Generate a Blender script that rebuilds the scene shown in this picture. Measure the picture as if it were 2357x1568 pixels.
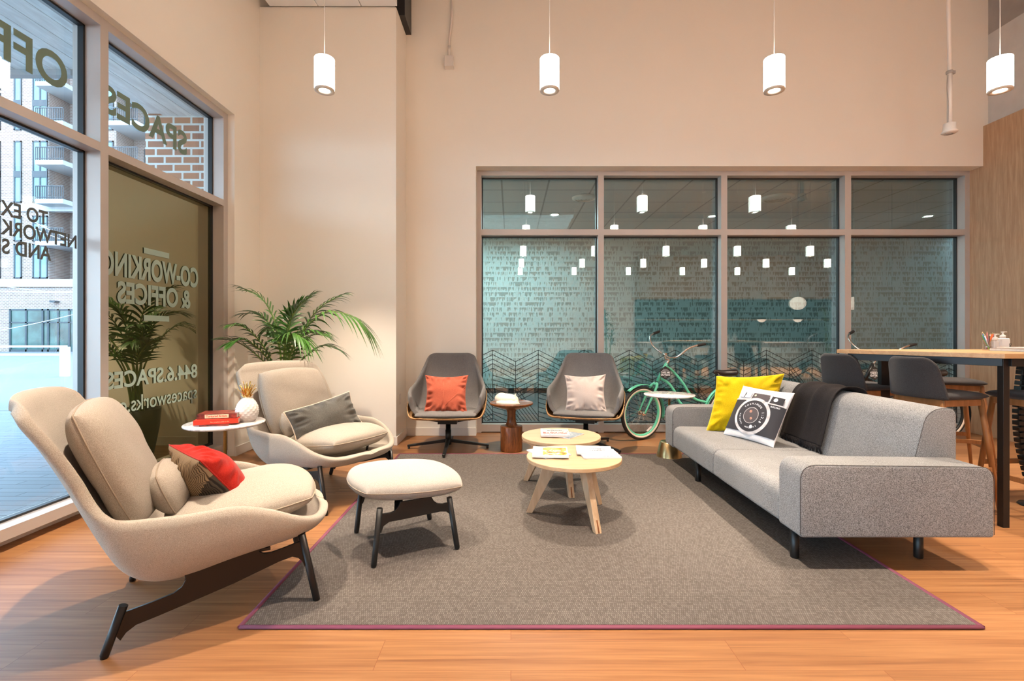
import bpy, math, random
from mathutils import Vector, Matrix, noise
from math import sin, cos, pi, radians, sqrt, atan2

for _o in list(bpy.data.objects):
    bpy.data.objects.remove(_o)
scene = bpy.context.scene
COL = scene.collection
random.seed(7)

# ------------------------------------------------------------------ camera
W_PX, H_PX = 2357, 1568
cam_d = bpy.data.cameras.new('camera')
cam_d.sensor_width = 36.0
cam_d.lens = 17.0
cam_d.shift_x = 2.5 / W_PX
cam_d.shift_y = -16.0 / W_PX
cam_d.clip_start = 0.05
cam_d.clip_end = 300
cam = bpy.data.objects.new('camera', cam_d)
COL.objects.link(cam)
cam.location = (0, 0, 1.22)
cam.rotation_euler = (radians(90), 0, 0)
scene.camera = cam

# ------------------------------------------------------------------ exposure and colour
scene.view_settings.view_transform = 'Standard'
scene.view_settings.look = 'None'
scene.view_settings.gamma = 1.0
scene.view_settings.exposure = 0.12
scene.view_settings.use_curve_mapping = False

# ------------------------------------------------------------------ daylight
wd = bpy.data.worlds.new('sky'); scene.world = wd; wd.use_nodes = True
_nt = wd.node_tree; _bg = _nt.nodes['Background']
_tc = _nt.nodes.new('ShaderNodeTexCoord'); _sp = _nt.nodes.new('ShaderNodeSeparateXYZ')
_rp = _nt.nodes.new('ShaderNodeValToRGB')
_nt.links.new(_tc.outputs['Generated'], _sp.inputs[0]); _nt.links.new(_sp.outputs[2], _rp.inputs[0])
_rp.color_ramp.elements[0].position = 0.0; _rp.color_ramp.elements[0].color = (0.66, 0.83, 1.0, 1)
_rp.color_ramp.elements[1].position = 0.7; _rp.color_ramp.elements[1].color = (0.42, 0.66, 1.0, 1)
_nt.links.new(_rp.outputs[0], _bg.inputs[0])
_bg.inputs[1].default_value = 9.5

sun_d = bpy.data.lights.new('sun', 'SUN'); sun_d.energy = 2.0; sun_d.angle = radians(1.0); sun_d.color = (1.0, 0.95, 0.88)
sun = bpy.data.objects.new('sun', sun_d); COL.objects.link(sun)
sun.rotation_euler = Vector((0.35, -0.75, 0.95)).normalized().to_track_quat('Z', 'Y').to_euler()

# ------------------------------------------------------------------ large area lights: added overhead fill for the lounge, then the corridor ceiling
def area_light(name, loc, size, size_y, energy, color, rot=(0, 0, 0)):
    d = bpy.data.lights.new(name, 'AREA'); d.shape = 'RECTANGLE'; d.size = size; d.size_y = size_y
    d.energy = energy; d.color = color
    o = bpy.data.objects.new(name, d); COL.objects.link(o); o.location = loc; o.rotation_euler = rot
    return o
WARM = (1.0, 0.70, 0.45)
CEIL_Z = 5.6
area_light('overhead_fill_light', (1.0, 1.8, CEIL_Z - 0.06), 5.0, 3.0, 25, (1.0, 0.82, 0.66))  # unseen fill lamps added to lift the general brightness, no fitting modelled
area_light('overhead_fill_light', (7.5, 0.6, CEIL_Z - 0.06), 6.0, 3.6, 20, (1.0, 0.82, 0.66))
area_light('corridor_ceiling_light', (-0.5, 8.4, 3.10), 3.0, 1.6, 165, (0.84, 0.97, 1.0))
area_light('corridor_ceiling_light', (4.8, 8.2, 3.10), 4.0, 1.6, 22, (0.85, 0.97, 1.0))

# ------------------------------------------------------------------ helpers
def link(o, parent=None):
    COL.objects.link(o)
    if parent is not None:
        o.parent = parent
    return o

class MB:
    """collects shapes and links them as ONE mesh object"""
    def __init__(s):
        s.v = []; s.f = []; s.m = []; s.sm = []
    def add(s, vs, fs, mi=0, smooth=False):
        b = len(s.v)
        s.v += [tuple(v) for v in vs]
        for f in fs:
            s.f.append([i + b for i in f]); s.m.append(mi); s.sm.append(smooth)
        return s
    def box(s, x0, y0, z0, x1, y1, z1, mi=0):
        x0, x1 = min(x0, x1), max(x0, x1); y0, y1 = min(y0, y1), max(y0, y1); z0, z1 = min(z0, z1), max(z0, z1)
        v = [(x0, y0, z0), (x1, y0, z0), (x1, y1, z0), (x0, y1, z0), (x0, y0, z1), (x1, y0, z1), (x1, y1, z1), (x0, y1, z1)]
        return s.add(v, [(0, 3, 2, 1), (4, 5, 6, 7), (0, 1, 5, 4), (1, 2, 6, 5), (2, 3, 7, 6), (3, 0, 4, 7)], mi)
    def beam(s, a, b, w, h, up=(0, 0, 1), w2=None, h2=None, mi=0):
        a = Vector(a); b = Vector(b); d = (b - a).normalized(); up = Vector(up)
        r = d.cross(up)
        if r.length < 1e-5: r = d.cross(Vector((1, 0, 0)))
        r.normalize(); u = r.cross(d).normalized()
        w2 = w if w2 is None else w2; h2 = h if h2 is None else h2
        v = []
        for p, ww, hh in ((a, w, h), (b, w2, h2)):
            for sx, sy in ((-1, -1), (1, -1), (1, 1), (-1, 1)):
                v.append(p + r * (sx * ww / 2) + u * (sy * hh / 2))
        return s.add(v, [(0, 1, 2, 3), (7, 6, 5, 4), (0, 4, 5, 1), (1, 5, 6, 2), (2, 6, 7, 3), (3, 7, 4, 0)], mi)
    def tube(s, pts, rad, n=10, mi=0, caps=True, closed=False, flat=1.0):
        pts = [Vector(p) for p in pts]; N = len(pts)
        rads = rad if isinstance(rad, (list, tuple)) else [rad] * N
        vs = []; prev = None
        for i, p in enumerate(pts):
            if closed:
                d = (pts[(i + 1) % N] - pts[i - 1]).normalized()
            else:
                d = (pts[min(i + 1, N - 1)] - pts[max(i - 1, 0)]).normalized()
            if prev is None:
                a = Vector((0, 0, 1)) if abs(d.z) < 0.9 else Vector((1, 0, 0))
                r = d.cross(a).normalized()
            else:
                r = prev - d * prev.dot(d)
                r = r.normalized() if r.length > 1e-6 else d.orthogonal().normalized()
            prev = r; u = d.cross(r).normalized()
            for k in range(n):
                t = 2 * pi * k / n
                vs.append(p + r * (cos(t) * rads[i]) + u * (sin(t) * rads[i] * flat))
        fs = []
        M = N if closed else N - 1
        for i in range(M):
            j = (i + 1) % N
            for k in range(n):
                k2 = (k + 1) % n
                fs.append((i * n + k, i * n + k2, j * n + k2, j * n + k))
        s.add(vs, fs, mi, True)
        if caps and not closed:
            b = len(s.v) - len(vs)
            s.f.append([b + k for k in range(n)][::-1]); s.m.append(mi); s.sm.append(False)
            s.f.append([b + (N - 1) * n + k for k in range(n)]); s.m.append(mi); s.sm.append(False)
        return s
    def lathe(s, prof, c=(0, 0, 0), n=40, mi=0, smooth=True, caps=True):
        c = Vector(c); vs = []; N = len(prof)
        for r, z in prof:
            for k in range(n):
                t = 2 * pi * k / n
                vs.append((c.x + cos(t) * r, c.y + sin(t) * r, c.z + z))
        fs = []
        for i in range(N - 1):
            for k in range(n):
                k2 = (k + 1) % n
                fs.append((i * n + k, i * n + k2, (i + 1) * n + k2, (i + 1) * n + k))
        b = len(s.v)
        s.add(vs, fs, mi, smooth)
        if caps:
            if prof[0][0] > 1e-5: s.f.append([b + k for k in range(n)][::-1]); s.m.append(mi); s.sm.append(False)
            if prof[-1][0] > 1e-5: s.f.append([b + (N - 1) * n + k for k in range(n)]); s.m.append(mi); s.sm.append(False)
        return s
    def prism(s, poly, thick, M=None, mi=0, smooth=False):
        """2D polygon in local XZ extruded +-thick/2 along local Y, placed by M"""
        M = M or Matrix.Identity(4); n = len(poly)
        vs = [M @ Vector((x, -thick / 2, z)) for x, z in poly] + [M @ Vector((x, thick / 2, z)) for x, z in poly]
        fs = [list(range(n)), list(range(2 * n - 1, n - 1, -1))]
        s.add(vs, fs, mi, False)
        b = len(s.v) - 2 * n
        for i in range(n):
            j = (i + 1) % n
            s.f.append([b + i, b + n + i, b + n + j, b + j]); s.m.append(mi); s.sm.append(smooth)
        return s
    def grid(s, fn, nu, nv, mi=0, smooth=True, wrap_v=False):
        vs = [fn(i / (nu - 1), j / (nv - 1 if not wrap_v else nv)) for i in range(nu) for j in range(nv)]
        fs = []
        for i in range(nu - 1):
            for j in range(nv if wrap_v else nv - 1):
                j2 = (j + 1) % nv
                fs.append((i * nv + j, (i + 1) * nv + j, (i + 1) * nv + j2, i * nv + j2))
        return s.add(vs, fs, mi, smooth)
    def xf(s, M):
        s.v = [tuple(M @ Vector(v)) for v in s.v]; return s
    def build(s, name, mats, parent=None, bevel=0, seg=2, sub=0, solid=0, soff=0, fix=False, loc=None, rot=None):
        me = bpy.data.meshes.new(name)
        me.from_pydata(s.v, [], s.f)
        if not isinstance(mats, (list, tuple)): mats = [mats]
        for m in mats: me.materials.append(m)
        me.polygons.foreach_set('material_index', s.m)
        me.polygons.foreach_set('use_smooth', s.sm if not bevel else [True] * len(s.sm))
        me.update()
        if fix:
            import bmesh
            bm = bmesh.new(); bm.from_mesh(me); bmesh.ops.remove_doubles(bm, verts=bm.verts, dist=1e-5)
            bmesh.ops.recalc_face_normals(bm, faces=bm.faces); bm.to_mesh(me); bm.free()
        o = bpy.data.objects.new(name, me); link(o, parent)
        if solid:
            md = o.modifiers.new('solid', 'SOLIDIFY'); md.thickness = solid; md.offset = soff
        if bevel:
            md = o.modifiers.new('bevel', 'BEVEL'); md.width = bevel; md.segments = seg; md.limit_method = 'ANGLE'
            md.angle_limit = radians(40); md.harden_normals = True
        if sub:
            md = o.modifiers.new('sub', 'SUBSURF'); md.levels = sub; md.render_levels = sub
        if loc: o.location = loc
        if rot: o.rotation_euler = rot
        return o

def tag(o, label=None, cat=None, group=None, kind=None):
    if label: o['label'] = label
    if cat: o['category'] = cat
    if group: o['group'] = group
    if kind: o['kind'] = kind
    return o
def thing(name, label, cat, loc=(0, 0, 0), rz=0, group=None):
    o = bpy.data.objects.new(name, None); o.empty_display_size = 0.1; link(o)
    o.location = loc; o.rotation_euler = (0, 0, rz)
    return tag(o, label, cat, group)
def struct(o):
    o['kind'] = 'structure'; return o
def copy_tree(o, parent=None):
    c = o.copy(); COL.objects.link(c)
    if parent is not None: c.parent = parent
    for ch in list(o.children): copy_tree(ch, c)
    return c
def frame_M(origin, X, Z):
    """matrix whose local x runs along X, local z along Z"""
    X = Vector(X).normalized(); Z = Vector(Z); Y = Z.cross(X).normalized(); Z = X.cross(Y).normalized()
    M = Matrix((X, Y, Z)).transposed().to_4x4(); M.translation = Vector(origin); return M
def put(o, M):
    o.matrix_world = M; return o
def smooth_path(pts, k=6):
    """Catmull-Rom through points"""
    P = [Vector(p) for p in pts]; out = []
    for i in range(len(P) - 1):
        p0 = P[max(i - 1, 0)]; p1 = P[i]; p2 = P[i + 1]; p3 = P[min(i + 2, len(P) - 1)]
        for j in range(k):
            t = j / k
            out.append(0.5 * ((2 * p1) + (p2 - p0) * t + (2 * p0 - 5 * p1 + 4 * p2 - p3) * t * t + (3 * p1 - p0 - 3 * p2 + p3) * t ** 3))
    out.append(P[-1]); return out

# ------------------------------------------------------------------ materials
def new_mat(name):
    m = bpy.data.materials.new(name); m.use_nodes = True
    nt = m.node_tree; b = nt.nodes['Principled BSDF']; return m, nt, b
def N(nt, t, **kw):
    n = nt.nodes.new(t)
    for k, v in kw.items():
        if k.startswith('i_'): n.inputs[int(k[2:])].default_value = v
        else: setattr(n, k, v)
    return n
def c4(c): return (c[0], c[1], c[2], 1.0)
def coords(nt, scale=(1, 1, 1), rot=(0, 0, 0)):
    tc = N(nt, 'ShaderNodeTexCoord'); mp = N(nt, 'ShaderNodeMapping')
    mp.inputs['Scale'].default_value = scale; mp.inputs['Rotation'].default_value = rot
    nt.links.new(tc.outputs['Object'], mp.inputs[0]); return mp.outputs[0]
def bump(nt, b, h, strength=0.3, dist=0.002):
    bp = N(nt, 'ShaderNodeBump'); bp.inputs['Strength'].default_value = strength; bp.inputs['Distance'].default_value = dist
    nt.links.new(h, bp.inputs['Height']); nt.links.new(bp.outputs[0], b.inputs['Normal'])
def ramp(nt, fac, stops):
    r = N(nt, 'ShaderNodeValToRGB'); nt.links.new(fac, r.inputs[0]); e = r.color_ramp.elements
    while len(e) < len(stops): e.new(0.5)
    for k, (p, c) in enumerate(stops): e[k].position = p; e[k].color = c4(c)
    return r.outputs[0]
def plain(name, col, rough=0.5, metal=0.0, noise_amt=0.06, nscale=6, spec=0.5, bmp=0.0, coat=0):
    m, nt, b = new_mat(name)
    co = coords(nt); n = N(nt, 'ShaderNodeTexNoise'); n.inputs['Scale'].default_value = nscale; n.inputs['Detail'].default_value = 4
    nt.links.new(co, n.inputs[0])
    lo = [max(0, c * (1 - noise_amt)) for c in col]; hi = [min(1, c * (1 + noise_amt)) for c in col]
    nt.links.new(ramp(nt, n.outputs[0], [(0.3, lo), (0.7, hi)]), b.inputs['Base Color'])
    b.inputs['Roughness'].default_value = rough; b.inputs['Metallic'].default_value = metal
    b.inputs['Specular IOR Level'].default_value = spec; b.inputs['Coat Weight'].default_value = coat
    if bmp: bump(nt, b, n.outputs[0], bmp, 0.003)
    return m
def fabric(name, c1, c2, scale=260, rough=0.95, bmp=0.5, weave=True, sheen=0.15, big=0.08):
    m, nt, b = new_mat(name); co = coords(nt)
    n = N(nt, 'ShaderNodeTexNoise'); n.inputs['Scale'].default_value = scale; n.inputs['Detail'].default_value = 2
    nt.links.new(co, n.inputs[0])
    n2 = N(nt, 'ShaderNodeTexNoise'); n2.inputs['Scale'].default_value = 5; n2.inputs['Detail'].default_value = 3
    nt.links.new(co, n2.inputs[0])
    mx = N(nt, 'ShaderNodeMath', operation='MULTIPLY_ADD'); nt.links.new(n2.outputs[0], mx.inputs[0]); mx.inputs[1].default_value = big * 4; nt.links.new(n.outputs[0], mx.inputs[2])
    nt.links.new(ramp(nt, mx.outputs[0], [(0.38 + big * 2, c1), (0.62 + big * 2, c2)]), b.inputs['Base Color'])
    b.inputs['Roughness'].default_value = rough; b.inputs['Specular IOR Level'].default_value = 0.15
    b.inputs['Sheen Weight'].default_value = sheen; b.inputs['Sheen Roughness'].default_value = 0.5
    h = n.outputs[0]
    if weave:
        v = N(nt, 'ShaderNodeTexVoronoi'); v.inputs['Scale'].default_value = scale * 1.3; nt.links.new(co, v.inputs[0])
        ad = N(nt, 'ShaderNodeMath', operation='ADD'); nt.links.new(v.outputs[0], ad.inputs[0]); nt.links.new(n.outputs[0], ad.inputs[1]); h = ad.outputs[0]
    bump(nt, b, h, bmp, 0.0015)
    return m
def wood(name, c1, c2, c3=None, axis='X', scale=1.0, rough=0.4, stretch=14, coat=0.0, spec=0.4):
    m, nt, b = new_mat(name)
    s = [stretch * scale] * 3; s['XYZ'.index(axis)] = scale
    co = coords(nt, tuple(s))
    n = N(nt, 'ShaderNodeTexNoise'); n.inputs['Scale'].default_value = 2.0; n.inputs['Detail'].default_value = 6; n.inputs['Distortion'].default_value = 0.8
    nt.links.new(co, n.inputs[0])
    n3 = N(nt, 'ShaderNodeTexNoise'); n3.inputs['Scale'].default_value = 11.0; n3.inputs['Detail'].default_value = 4
    nt.links.new(co, n3.inputs[0])
    ad = N(nt, 'ShaderNodeMath', operation='MULTIPLY_ADD'); nt.links.new(n3.outputs[0], ad.inputs[0]); ad.inputs[1].default_value = 0.4; nt.links.new(n.outputs[0], ad.inputs[2])
    c3 = c3 or [(a + d) / 2 for a, d in zip(c1, c2)]
    nt.links.new(ramp(nt, ad.outputs[0], [(0.50, c1), (0.68, c3), (0.9, c2)]), b.inputs['Base Color'])
    b.inputs['Roughness'].default_value = rough; b.inputs['Coat Weight'].default_value = coat; b.inputs['Specular IOR Level'].default_value = spec
    bump(nt, b, n3.outputs[0], 0.08, 0.001)
    return m
def emis(name, col, st):
    m, nt, b = new_mat(name); b.inputs['Base Color'].default_value = c4(col)
    b.inputs['Emission Color'].default_value = c4(col); b.inputs['Emission Strength'].default_value = st; return m
def glass_mat(name, tint, refl=0.10, frost=0.0, rough=0.0):
    """thin architectural glass: tinted see-through plus a mirror coat"""
    m = bpy.data.materials.new(name); m.use_nodes = True; nt = m.node_tree; nt.nodes.clear()
    out = N(nt, 'ShaderNodeOutputMaterial'); tr = N(nt, 'ShaderNodeBsdfTransparent'); gl = N(nt, 'ShaderNodeBsdfGlossy')
    tr.inputs[0].default_value = c4(tint); gl.inputs['Roughness'].default_value = rough; gl.inputs[0].default_value = (1, 1, 1, 1)
    fr = N(nt, 'ShaderNodeFresnel'); ge = N(nt, 'ShaderNodeNewGeometry')      # same mirror strength from either face of the pane
    io = N(nt, 'ShaderNodeMix', data_type='FLOAT'); io.inputs[2].default_value = 1.45; io.inputs[3].default_value = 1 / 1.45
    nt.links.new(ge.outputs['Backfacing'], io.inputs[0]); nt.links.new(io.outputs[0], fr.inputs[0])
    mu = N(nt, 'ShaderNodeMath', operation='MULTIPLY_ADD'); nt.links.new(fr.outputs[0], mu.inputs[0]); mu.inputs[1].default_value = 1.0; mu.inputs[2].default_value = refl
    mu.use_clamp = True
    mx = N(nt, 'ShaderNodeMixShader'); nt.links.new(mu.outputs[0], mx.inputs[0]); nt.links.new(tr.outputs[0], mx.inputs[1]); nt.links.new(gl.outputs[0], mx.inputs[2])
    nt.links.new(mx.outputs[0], out.inputs[0]); return m

M = {}
M['wall'] = plain('wall_paint', (0.90, 0.85, 0.765), 0.85, noise_amt=0.012, nscale=1.2, spec=0.2)
M['ceil'] = plain('ceiling_paint', (0.62, 0.60, 0.57), 0.9, noise_amt=0.02, spec=0.1)
M['base'] = plain('skirting_paint', (0.84, 0.79, 0.73), 0.5, noise_amt=0.01)
M['alu'] = plain('window_frame_metal', (0.54, 0.49, 0.46), 0.42, 0.25, noise_amt=0.02)
M['gasket'] = plain('black_gasket', (0.012, 0.013, 0.015), 0.4)
M['black'] = plain('black_powder_coat', (0.009, 0.009, 0.009), 0.38, 0.1, noise_amt=0.15)
M['brown_black'] = plain('brown_black_steel', (0.013, 0.010, 0.009), 0.36, 0.3, noise_amt=0.1)
M['beige'] = fabric('beige_wool', (0.34, 0.29, 0.235), (0.52, 0.46, 0.39), 560, big=0.02)
M['sand'] = fabric('light_ottoman_wool', (0.30, 0.275, 0.25), (0.46, 0.43, 0.40), 560, big=0.02)
M['felt'] = fabric('charcoal_felt', (0.11, 0.102, 0.10), (0.235, 0.22, 0.213), 500, big=0.03)
M['sofa'] = fabric('grey_melange_wool', (0.105, 0.100, 0.100), (0.31, 0.303, 0.303), 340, big=0.02, bmp=0.4)
M['stool'] = fabric('dark_grey_stool_fabric', (0.026, 0.023, 0.024), (0.062, 0.056, 0.056), 600, big=0.02)
M['seam'] = plain('seam_thread', (0.07, 0.06, 0.055), 0.9)
M['seam_light'] = plain('light_seam_thread', (0.36, 0.29, 0.22), 0.9)
M['ash'] = wood('pale_ash_veneer', (0.62, 0.415, 0.245), (0.51, 0.325, 0.18), axis='X', rough=0.38, stretch=9, scale=1.4)
M['ash_leg'] = wood('ash_leg_wood', (0.62, 0.44, 0.29), (0.48, 0.32, 0.19), axis='Z', rough=0.45, stretch=9, scale=1.4)
M['ply'] = wood('oak_ply_edge', (0.62, 0.36, 0.17), (0.45, 0.24, 0.10), axis='X', rough=0.4, stretch=9, scale=1.4)
M['oak_leg'] = wood('honey_oak', (0.42, 0.19, 0.075), (0.28, 0.12, 0.04), axis='Z', rough=0.4, stretch=9, scale=1.4)
M['walnut'] = wood('turned_walnut', (0.30, 0.105, 0.032), (0.10, 0.030, 0.010), axis='Z', rough=0.3, stretch=7, scale=2.4, coat=0.3)
M['table_oak'] = wood('bar_table_oak', (0.54, 0.32, 0.155), (0.42, 0.23, 0.095), axis='X', rough=0.35, stretch=10, scale=1.4)
M['wood_wall'] = wood('oak_wall_panel', (0.56, 0.37, 0.23), (0.42, 0.26, 0.15), axis='Z', rough=0.5, stretch=16, scale=1.3)
M['chrome'] = plain('polished_chrome', (0.75, 0.70, 0.66), 0.12, 1.0, noise_amt=0.01)
M['brass'] = plain('brushed_brass', (0.58, 0.44, 0.22), 0.28, 1.0, noise_amt=0.1, nscale=30)
M['gold'] = plain('gold_leaf_glaze', (0.90, 0.62, 0.22), 0.18, 1.0, noise_amt=0.05)
M['white_cer'] = plain('white_ceramic', (0.86, 0.82, 0.78), 0.18, noise_amt=0.01, coat=0.6)
M['cream_cer'] = plain('cream_matte_ceramic', (0.84, 0.74, 0.62), 0.4, noise_amt=0.02)
M['mint'] = plain('mint_enamel', (0.14, 0.62, 0.40), 0.25, noise_amt=0.02, coat=0.7)
M['tyre'] = plain('black_rubber', (0.02, 0.017, 0.015), 0.7, bmp=0.3, nscale=80)
M['tyre_white'] = plain('cream_sidewall_rubber', (0.78, 0.68, 0.58), 0.6)
M['leather'] = plain('black_saddle_vinyl', (0.018, 0.012, 0.010), 0.3, noise_amt=0.2)
M['paper'] = plain('white_paper', (0.82, 0.81, 0.82), 0.5, noise_amt=0.02)
M['paper_gray'] = plain('page_edges', (0.66, 0.62, 0.58), 0.7, noise_amt=0.08, nscale=60)
M['ink'] = plain('black_ink', (0.02, 0.02, 0.02), 0.5)
M['red_ink'] = plain('red_ink', (0.70, 0.05, 0.03), 0.5)
M['red_cover'] = plain('red_book_cover', (0.78, 0.045, 0.02), 0.3, coat=0.4)
M['dark_cover'] = plain('dark_book_cover', (0.22, 0.035, 0.025), 0.3, noise_amt=0.9, nscale=25, coat=0.4)
M['cream_ink'] = plain('cream_ink', (0.85, 0.70, 0.45), 0.5)
M['plastic_w'] = plain('white_plastic', (0.78, 0.72, 0.67), 0.4, noise_amt=0.01)
M['dark_pot'] = plain('black_planter', (0.018, 0.020, 0.020), 0.5, noise_amt=0.2)
M['soil'] = plain('potting_soil', (0.03, 0.02, 0.012), 0.95, bmp=0.8, nscale=60)
M['stem'] = plain('palm_stem', (0.12, 0.20, 0.03), 0.5, noise_amt=0.2)
M['vinyl_dark'] = plain('dark_window_vinyl', (0.10, 0.12, 0.125), 0.6)
M['vinyl_green'] = plain('grey_green_window_vinyl', (0.17, 0.26, 0.21), 0.6)
M['vinyl_pale'] = emis('pale_green_window_vinyl', (0.36, 0.48, 0.41), 0.0)
M['line'] = plain('black_line_film', (0.006, 0.012, 0.013), 0.5)
M['concrete'] = plain('bare_concrete', (0.36, 0.33, 0.31), 0.8, noise_amt=0.15, nscale=3, bmp=0.2)
M['pink_grey'] = fabric('pale_pink_linen', (0.46, 0.38, 0.35), (0.56, 0.47, 0.43), 500, big=0.02)
M['rust'] = fabric('rust_velvet', (0.36, 0.075, 0.042), (0.46, 0.11, 0.062), 300, weave=False, bmp=0.15, sheen=0.15)
M['red_velvet'] = fabric('red_velvet', (0.34, 0.010, 0.006), (0.46, 0.020, 0.010), 300, weave=False, bmp=0.15, sheen=0.12)
M['grey_velvet'] = fabric('grey_velvet', (0.10, 0.095, 0.085), (0.155, 0.15, 0.135), 300, weave=False, bmp=0.15, sheen=0.2)
M['piping'] = plain('cream_piping', (0.80, 0.66, 0.52), 0.8)
M['yellow'] = fabric('yellow_velvet', (0.52, 0.34, 0.0), (0.66, 0.45, 0.008), 300, weave=False, bmp=0.12, sheen=0.1)
M['throw'] = fabric('charcoal_throw_wool', (0.016, 0.013, 0.013), (0.030, 0.025, 0.025), 350, big=0.03, sheen=0.0)

# ================================================================== SETTING
def floor_mat():
    m, nt, b = new_mat('wood_plank_floor')
    co = coords(nt)
    br = N(nt, 'ShaderNodeTexBrick'); nt.links.new(co, br.inputs[0])
    br.offset = 0.37; br.inputs['Scale'].default_value = 1.0
    br.inputs['Brick Width'].default_value = 1.35; br.inputs['Row Height'].default_value = 0.175
    br.inputs['Mortar Size'].default_value = 0.0012; br.inputs['Mortar Smooth'].default_value = 0.3
    br.inputs['Color1'].default_value = (0, 0, 0, 1); br.inputs['Color2'].default_value = (1, 1, 1, 1); br.inputs['Mortar'].default_value = (0.5, 0.5, 0.5, 1)
    mp = N(nt, 'ShaderNodeMapping'); mp.inputs['Scale'].default_value = (0.55, 17, 1); nt.links.new(co, mp.inputs[0])
    sh = N(nt, 'ShaderNodeVectorMath', operation='MULTIPLY_ADD'); nt.links.new(br.outputs[0], sh.inputs[0]); sh.inputs[1].default_value = (3.1, 9.7, 0); nt.links.new(mp.outputs[0], sh.inputs[2])
    n = N(nt, 'ShaderNodeTexNoise'); n.inputs['Scale'].default_value = 1.6; n.inputs['Detail'].default_value = 6; n.inputs['Distortion'].default_value = 1.2
    nt.links.new(sh.outputs[0], n.inputs[0])
    n2 = N(nt, 'ShaderNodeTexNoise'); n2.inputs['Scale'].default_value = 9; n2.inputs['Detail'].default_value = 3; nt.links.new(sh.outputs[0], n2.inputs[0])
    ad = N(nt, 'ShaderNodeMath', operation='MULTIPLY_ADD'); nt.links.new(n2.outputs[0], ad.inputs[0]); ad.inputs[1].default_value = 0.30; nt.links.new(n.outputs[0], ad.inputs[2])
    ad2 = N(nt, 'ShaderNodeMath', operation='MULTIPLY_ADD'); nt.links.new(br.outputs[0], ad2.inputs[0]); ad2.inputs[1].default_value = 0.10; nt.links.new(ad.outputs[0], ad2.inputs[2])
    col = ramp(nt, ad2.outputs[0], [(0.42, (0.185, 0.072, 0.026)), (0.62, (0.275, 0.118, 0.045)), (0.88, (0.37, 0.178, 0.072))])
    mx = N(nt, 'ShaderNodeMix', data_type='RGBA'); nt.links.new(br.outputs['Fac'], mx.inputs[0]); nt.links.new(col, mx.inputs[6]); mx.inputs[7].default_value = (0.20, 0.06, 0.02, 1)
    nt.links.new(mx.outputs[2], b.inputs['Base Color'])
    b.inputs['Roughness'].default_value = 0.42; b.inputs['Specular IOR Level'].default_value = 0.45
    bump(nt, b, ad.outputs[0], 0.05, 0.001)
    return m
def rug_mat():
    m, nt, b = new_mat('woven_rug')
    co = coords(nt)
    br = N(nt, 'ShaderNodeTexBrick'); nt.links.new(co, br.inputs[0]); br.offset = 0.5
    br.inputs['Scale'].default_value = 1.0; br.inputs['Brick Width'].default_value = 0.009; br.inputs['Row Height'].default_value = 0.014
    br.inputs['Mortar Size'].default_value = 0.0022; br.inputs['Mortar Smooth'].default_value = 1.0
    br.inputs['Color1'].default_value = (0.105, 0.092, 0.084, 1); br.inputs['Color2'].default_value = (0.170, 0.150, 0.137, 1); br.inputs['Mortar'].default_value = (0.075, 0.062, 0.053, 1)
    n = N(nt, 'ShaderNodeTexNoise'); n.inputs['Scale'].default_value = 120; nt.links.new(co, n.inputs[0])
    mx = N(nt, 'ShaderNodeMix', data_type='RGBA', blend_type='MULTIPLY'); mx.inputs[0].default_value = 0.35
    nt.links.new(br.outputs[0], mx.inputs[6]); nt.links.new(n.outputs[1], mx.inputs[7])
    nt.links.new(br.outputs[0], b.inputs['Base Color'])
    b.inputs['Roughness'].default_value = 0.95; b.inputs['Specular IOR Level'].default_value = 0.1
    bump(nt, b, br.outputs['Fac'], -0.6, 0.003)
    return m
def brick_mat(name, c1, c2, mort, w=0.20, h=0.065, ms=0.008, rot=(radians(90), 0, 0), rough=0.9):
    m, nt, b = new_mat(name); co = coords(nt, rot=rot)
    br = N(nt, 'ShaderNodeTexBrick'); nt.links.new(co, br.inputs[0]); br.inputs['Scale'].default_value = 1
    br.inputs['Brick Width'].default_value = w; br.inputs['Row Height'].default_value = h; br.inputs['Mortar Size'].default_value = ms
    br.inputs['Color1'].default_value = c4(c1); br.inputs['Color2'].default_value = c4(c2); br.inputs['Mortar'].default_value = c4(mort)
    nt.links.new(br.outputs[0], b.inputs['Base Color']); b.inputs['Roughness'].default_value = rough
    bump(nt, b, br.outputs['Fac'], -0.4, 0.004); return m
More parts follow.
